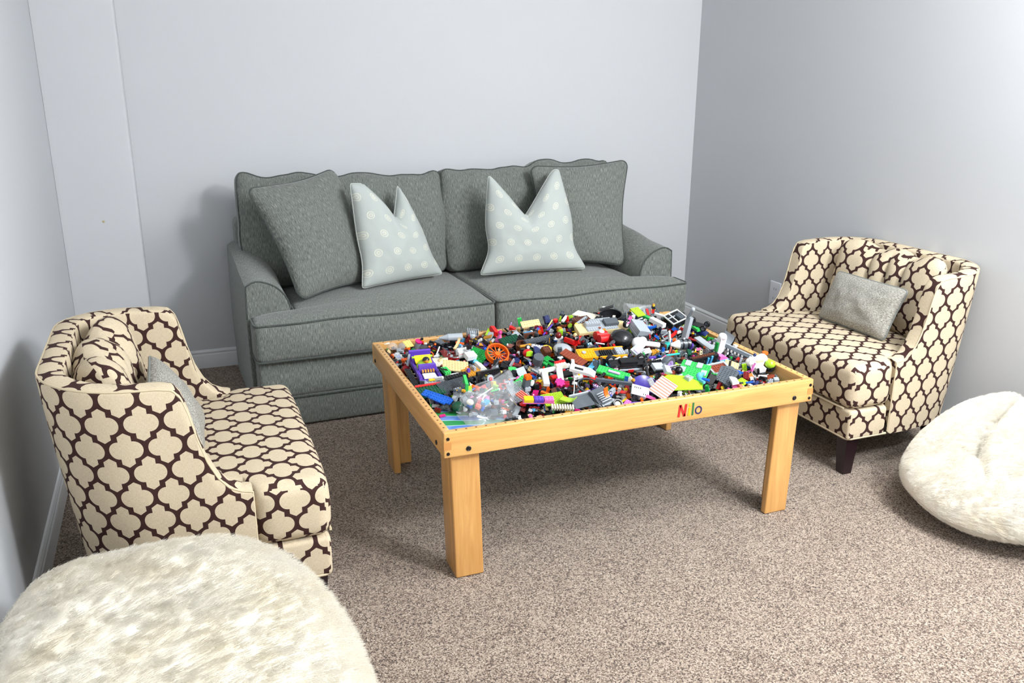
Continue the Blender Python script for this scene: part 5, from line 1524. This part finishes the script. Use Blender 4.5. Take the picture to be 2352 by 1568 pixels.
# plastic bags, with a few pieces showing inside the front one
def bag(name, label, c, sx, sy, hl, hr, seed, ref, yaw=0.0):
    """soft pouch whose top edge is pressed together, higher at one end"""
    mb = MB()
    def fn(a, b_):
        th = 2*PI*a; ct, st = math.cos(th), math.sin(th)
        cx_, sy_ = math.copysign(abs(ct)**.6, ct), math.copysign(abs(st)**.75, st)
        w = sstep(0, .07, b_)
        f_ = 1-max(0, b_)**2.0
        x = sx*cx_*w*(1-.10*math.sin(b_*PI*.5)**2+.06*math.sin(b_*7+seed))
        y = sy*sy_*w*(f_*.97+.03)
        z = sstep(.02, 1, b_)**.9*lerp(hl, hr, (cx_+1)/2)
        p = Vector((x*16, y*16, z*16))
        r1 = 1-abs(noise.noise(p*1.1+Vector((seed, 0, 0))))*2
        r2_ = 1-abs(noise.noise(p*2.7+Vector((seed, 5, 0))))*2
        k = (r1*.010+r2_*.005)*w
        y += k*(1 if st > 0 else -1)*(.4+.6*f_); x += k*.7*(1 if ct > 0 else -1)
        z += (r1*.006+r2_*.003)*sstep(.5, 1, b_)
        return Vector((x, y, max(z, .0006)))
    mb.grid(fn, 84, 44)
    o = mb.build(name, PL['bag'], uv=None, merge=1e-6, angle=28)
    o.location = c; o.rotation_euler = (0, 0, yaw)
    tag(o, label, 'plastic bag')
    LM.append((c[0], c[1], c[2], ref))
    return o
bx, by = 0.8315, 2.3389
bag('plastic_bag', 'clear plastic bag of small parts near the bare left front corner', (bx, by, TAB_Z+.001), .082, .060, .070, .135, 2, 'clear bag', .15)
cb = cells(bx, by, .17, .12, 0); mask[cb[0], cb[1]] |= cb[2]
inb = [('cream', ball(12, .8), -.055, .012, .034, 'cream lump'), ('salmon', brick(2, 2), -.035, -.008, .03, 'salmon brick'), ('azure', brick(2, 3), -.005, .0, .036, 'azure brick'), ('white', rod(2, 60), .0, .02, .062, 'white rod'),
       ('brightgreen', plate(6, 3), .035, .025, .06, 'green plate'), ('white', curve(34, 8, 14), -.03, -.040, .006, 'white wheel arch'), ('darkgrey', rod(12, 26, 16), .005, -.036, .006, 'ribbed grey drum'),
       ('black', slope(3, 2), -.015, -.012, .016, 'black slope'), ('lightgrey', brick(2, 4), -.05, -.022, .01, 'light grey brick'), ('white', brick(2, 2), .04, -.03, .008, 'white brick'), ('orange', plate(1, 3), .05, -.02, .016, 'orange plate'),
       ('blue', brick(1, 2), -.025, -.024, .026, 'blue brick'), ('brown', slope(2, 2), .02, -.005, .02, 'brown slope'), ('lightgrey', disc(8, 10), .03, .0, .03, 'light grey round brick'), ('white', cone(7, 16), -.06, .03, .012, 'white cone'), ('black', ribs(24, 8, 6, 5), .055, .01, .01, 'black ribbed piece')]
for i, (cc, tm_, dx, dy, dz_, nm) in enumerate(inb):
    o = mesh_of('toy_piece', tm_, [cc]); o.location = (bx+dx, by+dy, TAB_Z+.004+dz_); o.rotation_euler = (.5*math.sin(i*1.7), .5*math.cos(i*2.3), i*1.1)
    tag(o, nm+' seen through the clear plastic bag at the front', 'toy', 'pieces inside the clear bag')
b2x, b2y = 1.7019, 2.9849
bag('plastic_bag', 'crumpled clear plastic bag behind the black tub at the back rim', (b2x, b2y-.01, heap(b2x, b2y)-.002), .060, .030, .065, .045, 9, 'crumpled bag')
# white cords
def cord(name, label, pts, r, lift, ref):
    P_ = []
    for (x, y, dz_) in pts:
        i, j = min(NXG-1, max(0, int((x-BX0)/G))), min(NYG-1, max(0, int((y-BY0)/G)))
        P_.append(Vector((x, y, min(hm[i, j], heap(x, y)+.03)+dz_+lift)))
    out = []
    n_ = len(P_)
    for k in range(n_-1):
        p0, p1_, p2_, p3 = P_[max(0, k-1)], P_[k], P_[k+1], P_[min(n_-1, k+2)]
        for s_ in range(8):
            t = s_/8
            out.append(.5*((2*p1_)+(p2_-p0)*t+(2*p0-5*p1_+4*p2_-p3)*t*t+(3*p1_-p0-3*p2_+p3)*t**3))
    out.append(P_[-1])
    o_ = out[0].copy()
    mb = MB(); mb.tube([p-o_ for p in out], r, 6)
    o = mb.build(name, PL['white'], uv=None); o.location = o_
    tag(o, label, 'cord'); LM.append((o_.x, o_.y, o_.z, ref))
cord('toy_string', 'long white looping cord across the tractor tyre', [(*P2(1.5196, 2.4991), .01), (*P2(1.4948, 2.4361), .016), (*P2(1.4911, 2.3985), .02), (*P2(1.5412, 2.4084), .012), (*P2(1.6173, 2.4784), .008), (*P2(1.6980, 2.5638), .006), (*P2(1.7545, 2.6060), .006)], .0013, .002, 'looping cord')
cord('toy_string', 'white cord draped from the white racing hull', [(*P2(1.1520, 2.4173), .008), (*P2(1.1393, 2.3736), .006), (*P2(1.1149, 2.3247), .004), (*P2(1.0909, 2.2861), .004)], .0016, .002, 'draped cord')
cord('toy_string', 'white cord over the black car chassis', [(*P2(1.3871, 2.5127), .01), (*P2(1.4302, 2.5392), .016), (*P2(1.4372, 2.5053), .012), (*P2(1.4312, 2.4639), .016), (*P2(1.4316, 2.4229), .01)], .0014, .004, 'car cord')
cord('toy_string', 'short white cord in front of the robot buggy', [(*P2(1.7774, 2.3341), .02), (*P2(1.7568, 2.2858), .012), (*P2(1.7618, 2.2587), .008), (*P2(1.7693, 2.2448), .004)], .0014, .003, 'buggy cord')

# ---- the rest of the loose pieces on top, each one its own object
KINDS = [('toy_brick', '2-by-2 brick', brick(2, 2), 5, 1), ('toy_brick', '2-by-4 brick', brick(2, 4), 6, 1), ('toy_brick', '1-by-4 brick', brick(1, 4), 4, 1), ('toy_brick', '2-by-3 brick', brick(2, 3), 4, 1),
         ('toy_plate', '2-by-6 plate', plate(2, 6), 4, 1), ('toy_plate', '4-by-4 plate', plate(4, 4), 3, 1), ('toy_plate', '1-by-6 plate', plate(1, 6), 3, 1), ('toy_plate', '2-by-4 plate', plate(2, 4), 5, 1),
         ('toy_slope', 'sloped roof brick', slope(3, 2, 12), 5, 1), ('toy_slope', 'wide sloped brick', slope(3, 4, 12), 3.5, 1), ('toy_tile', 'smooth tile', tile(2, 4), 4, 1), ('toy_tile', 'long smooth tile', tile(1, 6), 3, 1),
         ('toy_beam', 'beam with holes', beam_up(6), 5, 2), ('toy_beam', 'short beam with holes', beam_up(4), 3, 2), ('toy_beam', 'long beam with holes', beam(9), 2.5, 2),
         ('toy_wheel', 'small wheel', wheel(9, 8), 4, 3), ('toy_gear', 'gear wheel', gear(10, 5), 3, 1), ('toy_rod', 'straight rod', rod(2.4, 34), 4, 1), ('toy_arch', 'arch brick', arch(4, 14), 4, 1),
         ('toy_panel', 'curved panel', curve(26, 16, 12), 4, 1), ('toy_cone', 'cone piece', cone(7, 16), 2, 1), ('toy_ball', 'round ball piece', ball(7), 1.6, 1), ('toy_disc', 'round flat piece', disc(10, 4, 16), 2.4, 1),
         ('toy_ring', 'small ring', ring(9, 1.6), 1.6, 1), ('toy_figure', 'little figure', fig(), 5, 4), ('toy_frame', 'open window frame', frame(26, 20, 8, 3), 3, 1), ('toy_lattice', 'small fence lattice', lattice(8, 4, 3), 2.5, 1)]
_mc = {}
def pxy(x, y, z):
    d = Vector((x, y, z-HC)); zz = d.dot(Fv)
    return 1176+F*d.dot(Rv)/zz, 784-F*d.dot(Uv)/zz
used = {}
cnt = 0; tries = 0
kw = {i: k[3] for i, k in enumerate(KINDS)}
LMP = [(pxy(x, y, z), ref) for x, y, z, ref in LM]
placed = []
r2 = random.Random(23)
while cnt < 300 and tries < 20000:
    tries += 1
    x, y = r2.uniform(BX0+.012, BX1-.012), r2.uniform(BY0+.012, BY1-.012)
    i, j = int((x-BX0)/G), int((y-BY0)/G)
    if tgt[i, j]-TAB_Z < .012: continue
    if mask[i, j]: continue
    if any((x-px)**2+(y-py)**2 < .0185**2 for px, py in placed): continue
    name, phrase, tm, _, nc = KINDS[pick(kw, r2)]
    a, b_ = (x-BX0)/(BX1-BX0), (y-BY0)/(BY1-BY0)
    col = pick(region_cols(a, b_), r2)
    if name == 'toy_figure': cols = [r2.choice(['black', 'blue', 'darkgrey', 'brown', 'red']), col, 'yellow', r2.choice(['black', 'brown', 'gold', 'darkred'])]
    elif nc == 3: cols = ['black', r2.choice(['lightgrey', 'white', 'yellow', 'red'])]
    elif nc == 2: cols = [col, 'black']
    else: cols = [col]
    Rm = rand_rot(r2, .55)
    loc = rest(tm, Rm, x, y, 60)
    if loc is None: continue
    if loc[2] > heap(x, y)+.05: continue
    key = (phrase, tuple(cols))
    if key in _mc:
        o = bpy.data.objects.new(nm_(name), _mc[key]); COL.objects.link(o)
    else:
        o = mesh_of(nm_(name), tm, cols); _mc[key] = o.data
    o.matrix_world = Matrix.Translation(loc) @ Matrix(Rm.tolist()).to_4x4()
    placed.append((x, y)); cnt += 1
    # say which one it is by what it lies beside
    cw = word(cols[1]) + '-hubbed' if nc == 3 else (word(col) + '-topped' if name == 'toy_figure' else word(col))
    u0, v0 = pxy(x, y, loc[2])
    near = sorted(LMP, key=lambda t_: (t_[0][0]-u0)**2+((t_[0][1]-v0)*1.6)**2)
    lab = None
    for (pu, pv), ref in near[:9]:
        du, dv = u0-pu, (v0-pv)*1.6
        rel = ('right of' if du > 0 else 'left of') if abs(du) > abs(dv) else ('in front of' if dv > 0 else 'behind')
        l_ = '%s toy %s just %s the %s' % (cw, phrase, rel, ref)
        if l_ not in used: lab = l_; break
    if lab is None: lab = '%s toy %s between the %s and the %s' % (cw, phrase, near[0][1], near[1][1])
    used[lab] = 1
    tag(o, lab, 'toy brick' if name in ('toy_brick', 'toy_plate', 'toy_slope', 'toy_tile') else 'toy piece', 'loose toy pieces on the heap', 'thing')
print('PILE stuff', sc, 'singles', cnt, 'landmarks', len(LM), 'labels', len(used))

# ---------------------------------------------------------------- light
wd = bpy.data.worlds.new('world'); S.world = wd; wd.use_nodes = True
bg = wd.node_tree.nodes['Background']
bg.inputs[0].default_value = (0.92, 0.96, 1.0, 1); bg.inputs[1].default_value = 0.8
ld = bpy.data.lights.new('ceiling_lamp', 'POINT'); ld.energy = 186; ld.shadow_soft_size = .20; ld.color = (0.93, 0.97, 1.0)
lo = bpy.data.objects.new('ceiling_lamp', ld); lo.location = (2.20, .10, 2.30); COL.objects.link(lo)
l2 = bpy.data.lights.new('right_wall_fill', 'POINT'); l2.energy = 74; l2.shadow_soft_size = .28; l2.color = (.95, .98, 1)  # added fill lamp, out of view, brightens the right wall
lo2 = bpy.data.objects.new('right_wall_fill', l2); lo2.location = (2.42, 1.35, 2.25); COL.objects.link(lo2)
la = bpy.data.lights.new('rear_fill', 'AREA'); la.shape = 'RECTANGLE'; la.size = 2.1; la.size_y = 1.35; la.energy = 20; la.color = (1, .97, .93)  # added fill lamp inside the unseen rear opening, lifts the ambient light
lw = bpy.data.objects.new('rear_fill', la); lw.location = (1.3, YR+.01, 1.45); lw.rotation_euler = (PI/2, 0, 0); COL.objects.link(lw)
vs_ = S.view_settings
vs_.view_transform = 'Standard'; vs_.look = 'None'; vs_.gamma = 1.0; vs_.exposure = 0.26
vs_.use_curve_mapping = False
